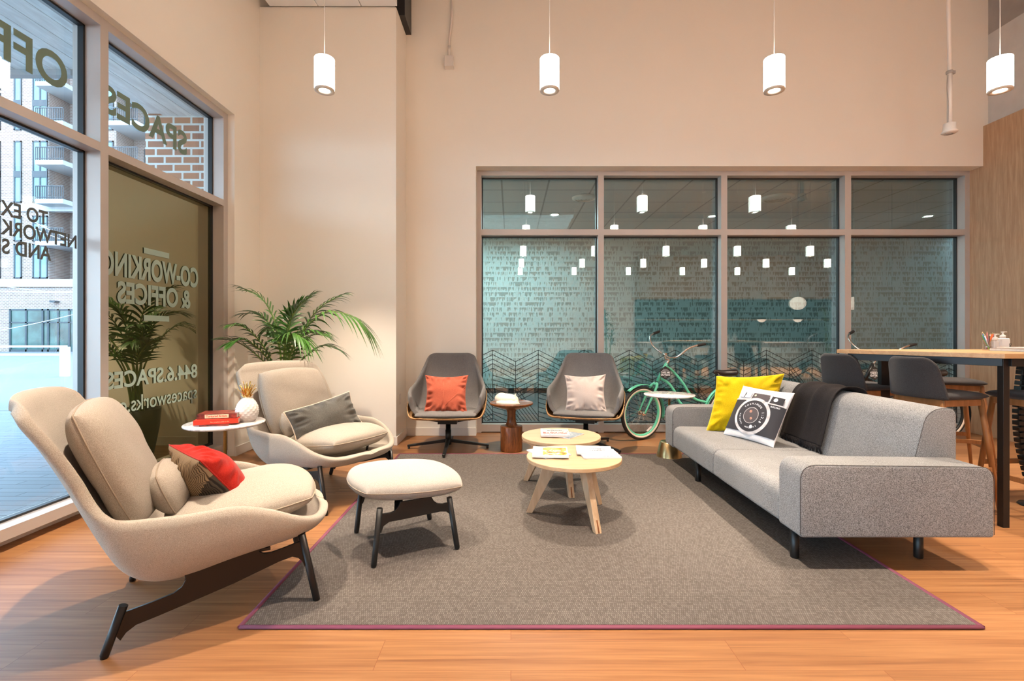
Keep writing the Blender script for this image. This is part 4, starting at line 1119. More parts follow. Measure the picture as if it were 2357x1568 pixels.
flat_text(mr, 'PROPERTY', .026, (.0, .060, .0155), (0, 0, pi), M['ink'], bold=.0004)

# ================================================================== SCATTER PILLOWS
def pillow(name, label, mats, hw, hh, t, origin, X, Z, seed, pinch=.07, wr=.006, seam=None, back=.8, cat='pillow', piping=None, shear=0.0):
    mb = pillow_mb(hw, hh, t, pinch=pinch, seed=seed, wr=wr, back=back); mb.v = [(x + shear * z, y, z) for x, y, z in mb.v]
    o = mb.build(name, mats); o['shear_k'] = shear
    o.matrix_world = frame_M(origin, X, Z)
    tag(o, label, cat)
    if piping: MB().tube([(x + shear * z, y, z) for x, y, z in pillow_outline(hw, hh, pinch)], piping[1], 6, closed=True).build('piping', piping[0], o)
    return o
def surf_y(hw, hh, t, pinch, u, v, back=False):
    e_ = max(0, 1 - u * u) * max(0, 1 - v * v)
    return -t * e_ ** .42 * (.82 + .18 * (1 - u * u) * (1 - v * v))
def seam_line(par, hw, hh, t, pinch, a, b, mat, r=.0014, n=20):
    pts = []
    for i in range(n + 1):
        u = a[0] + (b[0] - a[0]) * i / n; v = a[1] + (b[1] - a[1]) * i / n
        pts.append((hw * u * (1 - pinch * (1 - v * v)), surf_y(hw, hh, t, pinch, u, v) - .0005, hh * v * (1 - pinch * (1 - u * u))))
    k_ = par.get('shear_k', 0.0); MB().tube([(x + k_ * z, y - .002, z) for x, y, z in pts], r, 5).build('seam', mat, par)

# rust pillow on the first charcoal chair
P1 = pillow('throw_pillow', 'rust orange velvet pillow on the charcoal chair beside the column', M['rust'], .225, .205, .075, (-.665, 4.965, .595), (1, .02, .0), (0, .33, 1), 2, wr=.016, pinch=.12)
ms_ = plain('rust_seam', (.72, .17, .09), .8)
seam_line(P1, .225, .205, .075, .12, (-.1, .98), (-.1, -.95), ms_); seam_line(P1, .225, .205, .075, .12, (-.1, -.75), (.95, .35), ms_)
# pink pillow on the second
P2 = pillow('throw_pillow', 'pale pink linen pillow on the charcoal chair next to the bicycle', M['pink_grey'], .215, .200, .075, (.770, 5.00, .600), (.97, -.18, .03), (-.05, .33, 1), 5, wr=.014, pinch=.12)
seam_line(P2, .215, .200, .075, .12, (.0, .98), (.0, -.95), M['pink_grey'], r=.001)
# grey velvet lumbar pillow with cream piping on lounge chair 2
o_ = local(ch2, .02, -.045, .575)
P3 = pillow('throw_pillow', 'grey velvet lumbar pillow with cream piping on the farther lounge chair', M['grey_velvet'], .265, .140, .090, o_, ldir(ch2, .20, .96, .20), ldir(ch2, -.42, -.10, .9), 8, wr=.016, pinch=.08, piping=(M['piping'], .0055))
# red velvet / ribbed pillow on lounge chair 1
def corduroy(name, c1, c2):
    m, nt, b = new_mat(name); co = coords(nt, (1, 1, 1)); w = N(nt, 'ShaderNodeTexWave'); w.bands_direction = 'DIAGONAL' if False else 'X'; w.inputs['Scale'].default_value = 38; nt.links.new(co, w.inputs[0])
    nt.links.new(ramp(nt, w.outputs[0], [(.15, c1), (.55, c2)]), b.inputs['Base Color']); b.inputs['Roughness'].default_value = .9; bump(nt, b, w.outputs[0], .5, .003); return m
M['cord_tan'] = corduroy('tan_corduroy', (.08, .045, .022), (.36, .25, .14)); M['cord_dark'] = corduroy('dark_corduroy', (.016, .012, .009), (.085, .062, .042))
def patch_pillow():
    hw, hh, t = .185, .185, .115
    mb = pillow_mb(hw, hh, t, pinch=.05, seed=3, wr=.010, back=.95)
    for i, f in enumerate(mb.f):
        c = [sum(mb.v[k][a] for k in f) / 4 for a in range(3)]
        if c[1] < 0.0: mi = 0
        else:
            mi = 1 if c[2] > -.05 - c[0] * .8 else 2
        mb.m[i] = mi
    o = mb.build('throw_pillow', [M['red_velvet'], M['cord_tan'], M['cord_dark']])
    o.matrix_world = frame_M(local(ch1, -.030, -.005, .540), ldir(ch1, -.36, .92, .04), ldir(ch1, -.58, -.18, .78))
    tag(o, 'puffy red velvet pillow with brown ribbed back on the foreground lounge chair', 'pillow')
    MB().tube(pillow_outline(hw, hh, .05), .003, 6, closed=True).build('piping', M['red_velvet'], o)
patch_pillow()

# ================================================================== SOFA
SX0, SX1, SY0, SY1 = 1.468, 2.452, 2.450, 4.600
sofa = thing('sofa', 'large grey melange sofa on black legs along the right side of the rug', 'sofa', ((SX0 + SX1) / 2, (SY0 + SY1) / 2, GZ))
OX, OY = -(SX0 + SX1) / 2, -(SY0 + SY1) / 2
def rounded(poly, radii, n=6):
    out = []; L_ = len(poly)
    for i, (x, z) in enumerate(poly):
        r = radii[i]
        if r <= 0: out.append((x, z)); continue
        p = Vector((x, z)); a = Vector(poly[i - 1]) - p; b = Vector(poly[(i + 1) % L_]) - p
        a.normalize(); b.normalize()
        p0 = p + a * r; p2 = p + b * r
        for k in range(n + 1):
            t = k / n; out.append(tuple((1 - t) ** 2 * p0 + 2 * t * (1 - t) * p + t ** 2 * p2))
    return out
def sofa_block(name, poly, y0, y1, par, bev=.022, crown=0.0, mat=None):
    m = MB(); n = len(poly); R = 10; ysv = [y0 + (y1 - y0) * k / R for k in range(R + 1)]
    cx = sum(p[0] for p in poly) / n; cz = sum(p[1] for p in poly) / n
    vs = []
    for k, y in enumerate(ysv):
        e_ = (1 - abs(2 * k / R - 1) ** 3) * crown
        for x, z in poly:
            vs.append((x + OX + (x - cx) * e_ * .3, y + OY, z + (e_ * .35 if z > cz else 0)))
    fs = []
    for k in range(R):
        for i in range(n):
            j = (i + 1) % n; fs.append((k * n + i, k * n + j, (k + 1) * n + j, (k + 1) * n + i))
    fs.append(list(range(n))[::-1]); fs.append([R * n + i for i in range(n)])
    m.add(vs, fs, 0, True)
    o = m.build(name, mat or M['sofa'], par, fix=True)
    o.data.polygons.foreach_set('use_smooth', [True] * len(o.data.polygons))
    md = o.modifiers.new('bevel', 'BEVEL'); md.width = bev; md.segments = 4; md.limit_method = 'ANGLE'; md.angle_limit = radians(60)
    return o
def seam_poly(name, poly, y, par, r=.0014, inset=0.0):
    MB().tube([(x + OX, y + OY, z) for x, z in poly], r, 6).build(name, M['seam'], par)
arm = rounded([(SX0, .174), (SX0, .545), (SX1, .533), (SX1, .174)], [.02, .085, .075, .02], 8)
A1 = sofa_block('armrest', arm, SY0, SY0 + .205, sofa, bev=.012)
A2 = sofa_block('armrest', arm, SY1 - .21, SY1, sofa, bev=.012)
def inset_poly(poly, d):
    cx = sum(p[0] for p in poly) / len(poly); cz = sum(p[1] for p in poly) / len(poly)
    return poly
seam_poly('seam', arm[9:-9] if False else arm[7:29], SY0 + .003, A1); 
seam_poly('seam', arm[7:29], SY1 - .207, A2)
seat = rounded([(SX0 + .004, .178), (SX0 + .004, .372), (2.25, .358), (2.25, .178)], [.03, .075, .02, .02], 8)
sofa_block('seat_cushion', seat, SY0 + .206, 3.522, sofa, bev=.014, crown=.03)
sofa_block('seat_cushion', seat, 3.524, SY1 - .211, sofa, bev=.014, crown=.03)
back = rounded([(2.165, .30), (2.292, .80), (2.452, .80), (2.452, .18), (2.18, .18)], [.03, .095, .05, .02, .02], 10)
B1 = sofa_block('backrest', back, SY0 + .207, 3.522, sofa, bev=.012)
B2 = sofa_block('backrest', back, 3.524, SY1 - .212, sofa, bev=.012)
seam_poly('seam', back[5:32], SY0 + .2095, B1)
for x in (1.535, 2.205):
    for y in (2.617, 3.97 if x < 2 else 4.40):
        MB().lathe([(.0205, 0.0), (.022, .004), (.022, .18)], c=(x + OX, y + OY, 0), n=24).build('leg', M['black'], sofa)
# yellow pillow
ysm = plain('yellow_seam', (.90, .66, .03), .8)
P4 = pillow('throw_pillow', 'large bright yellow velvet pillow in the far corner of the sofa', M['yellow'], .262, .240, .090, (1.990, 4.12, .625), (.475, -.17, .035), (.06, .08, .43), 12, shear=.26, pinch=.08, wr=.012, piping=(ysm, .003))
seam_line(P4, .262, .240, .090, .08, (-.15, .98), (-.15, -.95), ysm, r=.0012); seam_line(P4, .262, .240, .090, .08, (-.15, -.6), (.97, .45), ysm, r=.0012)
# camera-print pillow
def camera_pillow():
    hw, hh, t, pinch = .235, .225, .062, .05
    o = pillow_mb(hw, hh, t, pinch=pinch, seed=21, wr=.0025, back=.9).build('throw_pillow', M['print_base'])
    o.matrix_world = frame_M((1.950, 3.825, .578), (.38, -.92, -.02), (.44, .14, .84))
    tag(o, 'square pillow printed with a vintage camera, leaning on the yellow pillow', 'pillow')
    def S(x, z, lift=.0012):
        u = x / hw; v = z / hh
        u2 = u / (1 - pinch * (1 - v * v)); v2 = v / (1 - pinch * (1 - u * u))
        e_ = max(0, 1 - u2 * u2) * max(0, 1 - v2 * v2)
        return (x, -t * e_ ** .42 * (.82 + .18 * (1 - u2 * u2) * (1 - v2 * v2)) - lift - .0075, z)
    def patch(name, x0, z0, x1, z1, mat, lift=.001, n=12):
        m = MB(); m.grid(lambda a, b: S(x0 + (x1 - x0) * a, z0 + (z1 - z0) * b, lift), n, n)
        return m.build(name, mat, o)
    def disc(name, cx, cz, r0, r1, mat, lift=.002, n=48, k=4, a0=0, a1=2 * pi):
        m = MB(); m.grid(lambda a, b: S(cx + (r0 + (r1 - r0) * a) * cos(a0 + (a1 - a0) * b), cz + (r0 + (r1 - r0) * a) * sin(a0 + (a1 - a0) * b), lift), k, n)
        return m.build(name, mat, o)
    pb, pg, pd, pl = M['print_black'], M['print_silver'], M['print_dark'], M['print_light']
    patch('camera_print_body', -.229, -.172, .229, .085, pb, .001, 24)
    patch('camera_print_viewfinder', -.195, .112, -.075, .168, pl, .001)
    disc('camera_print_frame', -.135, .14, 0, .008, pb, .0016, 12) 
    patch('camera_print_window', -.060, .105, .088, .160, pd, .001)
    disc('camera_print_dot', -.035, .138, 0, .009, M['cream_ink'], .002, 12)
    patch('camera_print_rangefinder', .108, .095, .205, .155, pb, .001)
    disc('camera_print_knob', .145, .128, 0, .016, pl, .002, 20)
    patch('camera_print_trim', -.215, .085, .215, .095, pg, .0014, 20)
    cx, cz = .005, -.035
    disc('camera_print_lens_ring', cx, cz, .128, .152, pg, .0022); disc('camera_print_lens', cx, cz, .0, .129, pb, .0026, k=8)
    disc('camera_print_inner_ring', cx, cz, .062, .066, pg, .0034); disc('camera_print_glass', cx, cz, .0, .061, pd, .0034, k=5)
    disc('camera_print_glint', cx - .008, cz + .030, .0, .012, M['copper_print'], .0042, 10); disc('camera_print_glint', cx + .012, cz - .026, .0, .011, M['copper_print'], .0042, 10)
    disc('camera_print_glint', cx + .03, cz - .088, .0, .014, pl, .0042, 10)
    def ring_text(s, rad, a_start, a_end, size, flip=False):
        for i, ch in enumerate(s):
            if ch == ' ': continue
            a = radians(a_start + (a_end - a_start) * i / max(1, len(s) - 1))
            me = text_mesh(ch, size, .0003, extr=.0, align='CENTER')
            rot = a - pi / 2 + (pi if flip else 0)
            for v in me.vertices:
                x, y = v.co.x, v.co.y - size * .33
                X_ = cx + rad * cos(a) + x * cos(rot) - y * sin(rot); Z_ = cz + rad * sin(a) + x * sin(rot) + y * cos(rot)
                v.co = S(X_, Z_, .0045)
            me.materials.clear(); me.materials.append(pl)
            link(bpy.data.objects.new('camera_print_lettering', me), o)
    ring_text('YASHINON', .098, 140, 52, .022); ring_text('1:2.8', .100, 22, -22, .026); ring_text('f=45mm', .100, -48, -100, .020); ring_text('YASHICA', .098, -128, -178, .016)
    me = text_mesh('J', .05, .001, extr=0, align='CENTER'); me.materials.clear(); me.materials.append(pb)
    for v in me.vertices: v.co = S(-.135 + v.co.x, .125 + v.co.y, .003)
    link(bpy.data.objects.new('camera_print_lettering', me), o)
    me = text_mesh('ELECTRO', .017, .0003, extr=0, align='CENTER'); me.materials.clear(); me.materials.append(pl)
    for v in me.vertices: v.co = S(.165 + v.co.x * .95, .062 + v.co.y, .003)
    link(bpy.data.objects.new('camera_print_lettering', me), o)
    return o
M['print_base'] = fabric('printed_cotton_white', (.70, .66, .66), (.80, .77, .78), 500, big=.02, bmp=.1)
M['print_black'] = plain('print_black', (.028, .026, .032), .8); M['print_silver'] = plain('print_silver', (.55, .52, .53), .8, noise_amt=.3, nscale=20)
M['print_dark'] = plain('print_dark_grey', (.075, .06, .065), .8); M['print_light'] = plain('print_light', (.80, .80, .84), .8); M['copper_print'] = plain('print_copper', (.45, .22, .16), .8, noise_amt=.7, nscale=120)
camera_pillow()
# charcoal throw over the backrest
def throw():
    prof = smooth_path([(2.192, .425, 0), (2.212, .50, 0), (2.240, .61, 0), (2.262, .695, 0), (2.284, .760, 0), (2.325, .806, 0), (2.38, .814, 0), (2.43, .808, 0), (2.462, .780, 0), (2.468, .66, 0), (2.468, .50, 0)], 6)
    n = len(prof)
    m = MB(); y0, y1 = 3.375, 3.870
    def nrm(i):
        a = prof[max(0, i - 1)]; b = prof[min(n - 1, i + 1)]; d = (b - a).normalized(); return Vector((-d.y, d.x, 0))
    def fn(a, b):
        i = int(round(a * (n - 1))); p = prof[i]; nn = nrm(i)
        fold = .5 + .5 * sin(b * 2 * pi * 2.6 + 1.0 + .8 * sin(a * 2.2)); fold = fold ** 2
        h = .008 + .026 * fold * (1 - .5 * max(0, a - .45)) + .002 * sin(b * 30 + a * 3)
        spread = 1 + .10 * (1 - a)
        yy = y0 + (y1 - y0) * b; yc = (y0 + y1) / 2 + .02 * (1 - a); yy = yc + (yy - (y0 + y1) / 2) * spread
        return (p.x + nn.x * h, yy, p.y + nn.y * h)
    m.grid(fn, n, 70)
    o = m.build('throw_blanket', M['throw'], None, solid=.006, soff=0)
    tag(o, 'charcoal wool throw with a fringe draped over the sofa back', 'blanket')
    f = MB(); random.seed(5)
    for k in range(95):
        b = (k + .5) / 95; p = Vector(fn(0, b)); q = p + Vector((-.012 + random.uniform(-.008, .004), random.uniform(-.012, .012), -.052 - random.uniform(0, .018)))
        q.x = max(q.x, 2.175 + (q.z - .36) * .3)
        f.tube([p, (p + q) / 2 + Vector((-.006, random.uniform(-.004, .004), 0)), q], [.0028, .0026, .0015], 5)
    fr = f.build('fringe', M['throw'], o); fr['kind'] = 'stuff'
throw()

# ================================================================== PALM
M['leaf'] = plain('palm_leaf', (.035, .115, .018), .38, noise_amt=.45, nscale=7, coat=.25)
M['leaf_light'] = plain('palm_leaf_light', (.050, .15, .020), .38, noise_amt=.35, nscale=7, coat=.25)
def palm(loc):
    t = thing('potted_palm', 'tall kentia palm in a black planter, in the corner behind the lounge chair', 'potted plant', loc)
    MB().lathe([(.12, 0), (.135, .01), (.185, .30), (.20, .485), (.19, .485), (.175, .43), (.001, .43)], n=48).build('planter', M['dark_pot'], t)
    MB().lathe([(.178, .425), (.10, .445), (.001, .45)], n=32, caps=False).build('soil', M['soil'], t)
    def frond(pts, nl, ll, mat, seed, droop=.55):
        random.seed(seed)
        sp = smooth_path(pts, 8); n = len(sp)
        rad = [.0085 * (1 - .8 * i / (n - 1)) + .0012 for i in range(n)]
        st = MB().tube(sp, rad, 7)
        o = st.build('frond', M['stem'], t)
        lm = MB(); start = int(n * .42)
        for k in range(nl):
            s = k / (nl - 1); fi = start + (n - 2 - start) * s; i = int(fi); fr_ = fi - i
            p = sp[i].lerp(sp[min(n - 1, i + 1)], fr_); d = (sp[min(n - 1, i + 2)] - sp[max(0, i - 1)]).normalized()
            side0 = d.cross(Vector((0, 0, 1)))
            if side0.length < .2: side0 = Vector((1, 0, 0))
            side0.normalize(); upv = side0.cross(d).normalized()
            L = ll * (.62 + .5 * sin(pi * min(1, s * .85 + .12))) * random.uniform(.88, 1.1)
            for sg in (-1, 1):
                out = (side0 * sg * (.85 - .45 * s) + d * (.55 + .65 * s) + upv * random.uniform(.10, .32)).normalized()
                w = .0128 * random.uniform(.8, 1.15); pw = out.cross(upv).normalized(); NS = 7
                vs = []
                for q in range(NS):
                    a = q / (NS - 1)
                    c = p + out * (L * a) + Vector((0, 0, -1)) * (droop * L * a * a) * random.uniform(.97, 1.03)
                    ww = w * (sin(pi * (.10 + .90 * a)) ** .7) * (1 - a ** 4) + .0004
                    vs += [c - pw * ww, c + upv * (-.25 * ww), c + pw * ww]
                fs = []
                for q in range(NS - 1):
                    fs += [(3 * q, 3 * q + 1, 3 * q + 4, 3 * q + 3), (3 * q + 1, 3 * q + 2, 3 * q + 5, 3 * q + 4)]
                lm.add(vs, fs, 0, True)
        lm.build('leaflets', mat, o)
        return o
    B = [(-.05, .0), (.04, .03), (.0, -.05), (.06, -.03), (-.03, .05), (.02, .0), (-.06, -.04), (.05, .05), (-.01, .07)]
    def F(i, pts, nl, ll, mat, seed, droop=.55):
        b = B[i % len(B)]; frond([(b[0], b[1], .43)] + pts, nl, ll, mat, seed, droop)
    # targets in local coordinates: x right, y away from the camera
    F(0, [(.02, -.05, .85), (.20, -.10, 1.20), (.45, -.12, 1.42), (.72, -.14, 1.38), (.85, -.15, 1.26)], 17, .30, M['leaf_light'], 1, .75)   # big right arc
    F(1, [(.05, .02, .90), (.18, .02, 1.25), (.36, .0, 1.48), (.58, -.02, 1.60)], 15, .24, M['leaf'], 2, .55)
    F(2, [(-.02, -.02, .95), (-.06, -.04, 1.30), (-.18, -.06, 1.55), (-.38, -.06, 1.66)], 16, .26, M['leaf'], 3, .45)
    F(3, [(-.06, -.04, .85), (-.14, -.12, 1.10), (-.24, -.24, 1.27), (-.30, -.38, 1.30)], 15, .20, M['leaf'], 4, .5)
    F(4, [(-.05, -.06, .80), (-.14, -.16, .98), (-.28, -.24, 1.12), (-.38, -.28, 1.16)], 15, .24, M['leaf'], 5, .35)
    F(5, [(.04, -.08, .85), (.10, -.20, 1.10), (.22, -.30, 1.22), (.36, -.36, 1.16)], 14, .26, M['leaf_light'], 6, .8)
    F(6, [(.0, .06, .9), (.0, .12, 1.2), (-.02, .20, 1.42), (.02, .30, 1.50)], 14, .22, M['leaf'], 7)
    F(7, [(.08, .02, .82), (.20, .04, 1.0), (.36, .06, 1.10), (.50, .08, 1.06)], 14, .22, M['leaf'], 8, .5)
    F(8, [(.02, -.02, .95), (.04, -.03, 1.25), (.10, -.05, 1.42), (.20, -.08, 1.52)], 10, .22, M['leaf_light'], 9, .2)
    F(2, [(-.04, .04, .88), (-.12, .14, 1.15), (-.22, .24, 1.30), (-.30, .30, 1.28)], 13, .22, M['leaf'], 10)
    F(0, [(.02, -.02, .90), (.06, -.04, 1.25), (.14, -.05, 1.45), (.30, -.06, 1.60)], 16, .26, M['leaf'], 12, .5)
    F(1, [(-.04, -.06, .80), (-.12, -.14, 1.02), (-.22, -.28, 1.16), (-.28, -.42, 1.14)], 16, .20, M['leaf'], 13, .45)
    F(2, [(.06, -.06, .80), (.14, -.14, 1.05), (.28, -.18, 1.22), (.46, -.20, 1.24)], 15, .26, M['leaf_light'], 14, .6)
    F(4, [(-.03, .02, .92), (-.10, .02, 1.22), (-.24, .04, 1.40), (-.40, .06, 1.42)], 15, .24, M['leaf'], 15, .45)
    F(5, [(.02, .04, .84), (.10, .08, 1.06), (.22, .12, 1.20), (.34, .14, 1.20)], 14, .22, M['leaf'], 16, .5)
    return t
palm((-2.215, 4.72, 0))

# ================================================================== BICYCLES
def make_bike(label, loc, fm, guard=True):
    """local x to the right (rear of the bike), y away from the camera, origin under the head tube"""
    t = thing('bicycle', label, 'bicycle', loc)
    X = lambda px: (px - 1176) * 5.58 / 1113 - 1.74
    Z = lambda py: 1.22 - (py - 768) * 5.58 / 1113
    def P(px, py, y=0): return (X(px), y, Z(py))
    st_ang = radians(28)
    RW = .307
    def wheel(par_name, c, ang, spokes=28):
        R = Matrix.Translation(c) @ Matrix.Rotation(ang, 4, 'Z')
        def ring(r, n=56): return [R @ Vector((r * cos(2 * pi * k / n), 0, r * sin(2 * pi * k / n))) for k in range(n)]
        w = MB().tube(ring(RW - .022), .022, 12, closed=True).build(par_name, M['tyre'], t)
        MB().tube(ring(RW - .034), .0215, 10, closed=True).build('sidewall', M['tyre_white'], w)
        MB().tube(ring(RW - .050), .0165, 10, closed=True).build('rim', fm, w)
        sp = MB()
        for k in range(spokes):
            a = 2 * pi * k / spokes; sg = 1 if k % 2 else -1; a2 = a + sg * .9 * (1 if (k // 2) % 2 else -1)
            sp.tube([R @ Vector((.022 * cos(a2), sg * .03, .022 * sin(a2))), R @ Vector(((RW - .06) * cos(a), 0, (RW - .06) * sin(a)))], .0012, 5)
        sp.build('spokes', M['chrome'], w)
        MB().tube([R @ Vector((0, -.05, 0)), R @ Vector((0, .05, 0))], .014, 14).tube([R @ Vector((0, -.032, 0)), R @ Vector((0, -.028, 0))], .026, 16).tube([R @ Vector((0, .028, 0)), R @ Vector((0, .032, 0))], .026, 16).build('hub', M['chrome'], w)
        a = -1.05; q = RW * .72
        MB().beam(R @ Vector((q * cos(a) - .035, -.006, q * sin(a) - .022)), R @ Vector((q * cos(a) + .035, -.006, q * sin(a) + .022)), .012, .018).build('wheel_reflector', M['plastic_w'], w)
        return R
    hb = Vector(P(1515, 875)); ht = Vector(P(1534, 838)); ax = (ht - hb).normalized()
    fc = Vector((X(1475.5), -.03, RW))
    R1 = wheel('front_wheel', fc, st_ang)
    rc = Vector((X(1475.5) + 1.06, 0, RW)); wheel('rear_wheel', rc, 0)
    fwd = Vector((-cos(st_ang), -sin(st_ang), 0)); side = Vector((sin(st_ang), -cos(st_ang), 0))
    fr = MB()
    fr.tube([hb - ax * .02, ht + ax * .01], .021, 16)
    fr.tube(smooth_path([P(1534, 843), P(1552, 858), P(1572, 882), P(1585, 903), P(1601, 919), P(1626, 926)], 7), .0145, 12)
    fr.tube(smooth_path([P(1518, 870), P(1538, 882), P(1553, 902), P(1563, 924), P(1580, 942), P(1603, 964)], 7), .0155, 12)
    bb = Vector(P(1606, 966)); stt = Vector(P(1658, 884))
    fr.tube([bb, stt], .015, 12)
    for s_ in (-.05, .05):
        fr.tube([bb + Vector((.02, s_ * .5, 0)), rc + Vector((0, s_, 0))], .009, 10)
        fr.tube([stt + Vector((-.01, s_ * .2, -.03)), rc + Vector((0, s_, 0))], .008, 10)
    fr.tube([bb + Vector((0, -.035, 0)), bb + Vector((0, .035, 0))], .022, 14)
    fr.build('frame', fm, t)
    crown = hb - ax * .035 + fwd * .012
    fk = MB()
    for s_ in (-1, 1):
        fk.tube(smooth_path([crown + side * s_ * .012, crown + side * s_ * .048 - ax * .05 + fwd * .008, crown.lerp(fc, .55) + side * s_ * .052 + fwd * .01, fc + side * s_ * .050], 6), [.0155] * 7 + [.013] * 6 + [.010] * 6, 12)
    fk.lathe([(.026, -.03), (.028, -.012), (.024, .0)], c=crown, n=20)
    fk.build('fork', fm, t)
    # mudguards
    def guard_mb(c, ang, a0, a1):
        Rm = Matrix.Translation(c) @ Matrix.Rotation(ang, 4, 'Z'); m = MB()
        def fn(u, v):
            a = a0 + (a1 - a0) * u; ph = (v - .5) * 2.2
            r = RW + .012 + .016 * cos(ph); return Rm @ Vector((r * cos(a), .034 * sin(ph), r * sin(a)))
        m.grid(fn, 26, 9); return m
    guard_mb(fc, st_ang, radians(-15), radians(128)).build('front_mudguard', fm, t, solid=.002)
    guard_mb(rc, 0, radians(-20), radians(175)).build('rear_mudguard', fm, t, solid=.002)
    gd = MB()
    gd.tube([bb + Vector((-.02, -.05, .04)), rc + Vector((-.03, -.05, .045))], .022, 12, flat=.5)
    gd.build('chain_guard', fm, t)
    cr = MB(); cr.tube([bb + Vector((0, -.07, 0)), bb + Vector((-.12, -.075, -.10))], .009, 10).tube([bb + Vector((0, .06, 0)), bb + Vector((.12, .065, .10))], .009, 10)
    cr.lathe([(.001, 0), (.075, 0), (.078, .003), (.001, .004)], n=28).v
    n_l = 28 * 4
    for i in range(len(cr.v) - n_l, len(cr.v)):
        x, y, z = cr.v[i]; cr.v[i] = (bb.x + x, bb.y - .055 + z, bb.z + y)
    ck = cr.build('crankset', M['chrome'], t)
    for p_, s_ in ((Vector((-.12, -.075, -.10)), -1), (Vector((.12, .065, .10)), 1)):
        MB().box(-.04, -.045, -.012, .04, .045, .012).build('pedal', M['tyre'], t, bevel=.004).location = bb + p_ + Vector((0, s_ * .05, 0))
    # saddle
    sd = MB()
    def sf(u, v):
        a = u; ph = v * 2 * pi; L = -.135 + .27 * a
        w = .018 + .075 * (a ** 1.8); w *= 1 - max(0, a - .93) * 6
        w = max(w, .004) * (min(1, a * 14 + .15)) ** .5
        h = .030 + .022 * a; h *= min(1, a * 10 + .2) ** .5 * (1 - max(0, a - .94) * 7)
        z = h * sin(ph) * (1.0 if sin(ph) > 0 else .8) - .012 * sin(pi * a) + .016 * a ** 3 - (.010 if a > .5 else 0) * 0
        return (L, w * cos(ph), z)
    sd.grid(sf, 24, 24, wrap_v=True)
    so = sd.build('saddle', M['leather'], t, sub=1); so.location = (X(1668), 0, Z(858)); so.rotation_euler = (0, radians(4), 0)
    MB().tube([stt, Vector((X(1668), 0, Z(868)))], .0125, 12).lathe([(.017, 0), (.019, .015), (.017, .02)], c=stt + Vector((0, 0, -.004)), n=16).build('seat_post', M['chrome'], t)
    rl = MB()
    for s_ in (-.025, .025): rl.tube(smooth_path([(X(1650), s_, Z(860)), (X(1662), s_, Z(867)), (X(1680), s_, Z(867)), (X(1690), s_ * 1.6, Z(862))], 4), .0035, 6)
    rl.build('saddle_rails', M['chrome'], t)
    # stem and bars
    top = Vector(P(1530, 816)); 
    MB().tube([ht, ht + ax * .012], .019, 16).tube(smooth_path([ht, ht + ax * .05 + fwd * -.01, top + Vector((.012, 0, -.05)), top], 6), .0115, 12).tube([top - side * .022, top + side * .022], .018, 14).build('stem', M['chrome'], t)
    bk = -fwd; U = Vector((0, 0, 1))
    def hp(s_, b_, z_): return top + side * s_ + bk * b_ + U * z_
    for_r = [hp(0, 0, 0), hp(.06, .01, -.035), hp(.16, .03, -.02), hp(.24, .11, .07), hp(.27, .20, .105), hp(.275, .24, .11)]
    for_l = [hp(0, 0, 0), hp(-.06, -.0, .02), hp(-.16, -.03, .10), hp(-.235, .0, .19), hp(-.265, .07, .235), hp(-.27, .11, .245)]
    MB().tube(smooth_path(for_l[::-1] + for_r[1:], 6), .0105, 12).build('handlebar', M['chrome'], t)
    for e0, e1 in ((for_r[-2], for_r[-1]), (for_l[-2], for_l[-1])):
        d = (e1 - e0).normalized()
        MB().tube([e0 + d * .02, e0 + d * .022, e0 + d * .13, e0 + d * .135], [.012, .0165, .0165, .014], 14).build('grip', M['tyre'], t)
    # hexagonal tag
    tg = Vector(P(1526, 857, -.085))
    hx = [(.066 * 1.0 * cos(radians(90 + 60 * k)) * (1), .078 * sin(radians(90 + 60 * k))) for k in range(6)]
    h = MB().prism(hx, .003, Matrix.Translation(tg)).build('hanging_tag', M['ink'], t)
    h['label'] = 'black hexagonal tag reading TAKE ME OUTSIDE'
    for s_, sz, dz, bd in (('I have been', .013, .036, 0), ('waiting for you to', .012, .022, 0), ('TAKE ME', .030, -.006, .0008), ('OUTSIDE', .030, -.034, .0008), ('all day', .012, -.050, 0)):
        flat_text(h, s_, sz, tg + Vector((0, -.0022, dz)), (radians(90), 0, 0), M['paper'], bold=bd, sx=.86)
    MB().tube([tg + Vector((0, 0, .07)), ht + Vector((0, -.02, .01))], .0015, 6).build('tag_string', M['paper'], t)
    # kick stand keeps it upright
    MB().tube([bb + Vector((.03, -.03, -.01)), Vector((bb.x + .10, -.16, .006))], .008, 10).build('kickstand', M['chrome'], t)
    return t
make_bike('mint green cruiser bicycle with cream sidewall tyres behind the marble drink table', (1.74, 5.58, 0), M['mint'])
make_bike('bicycle behind the bar table, only handlebar and black tag showing above it', (4.06, 5.50, 0), M['black'])

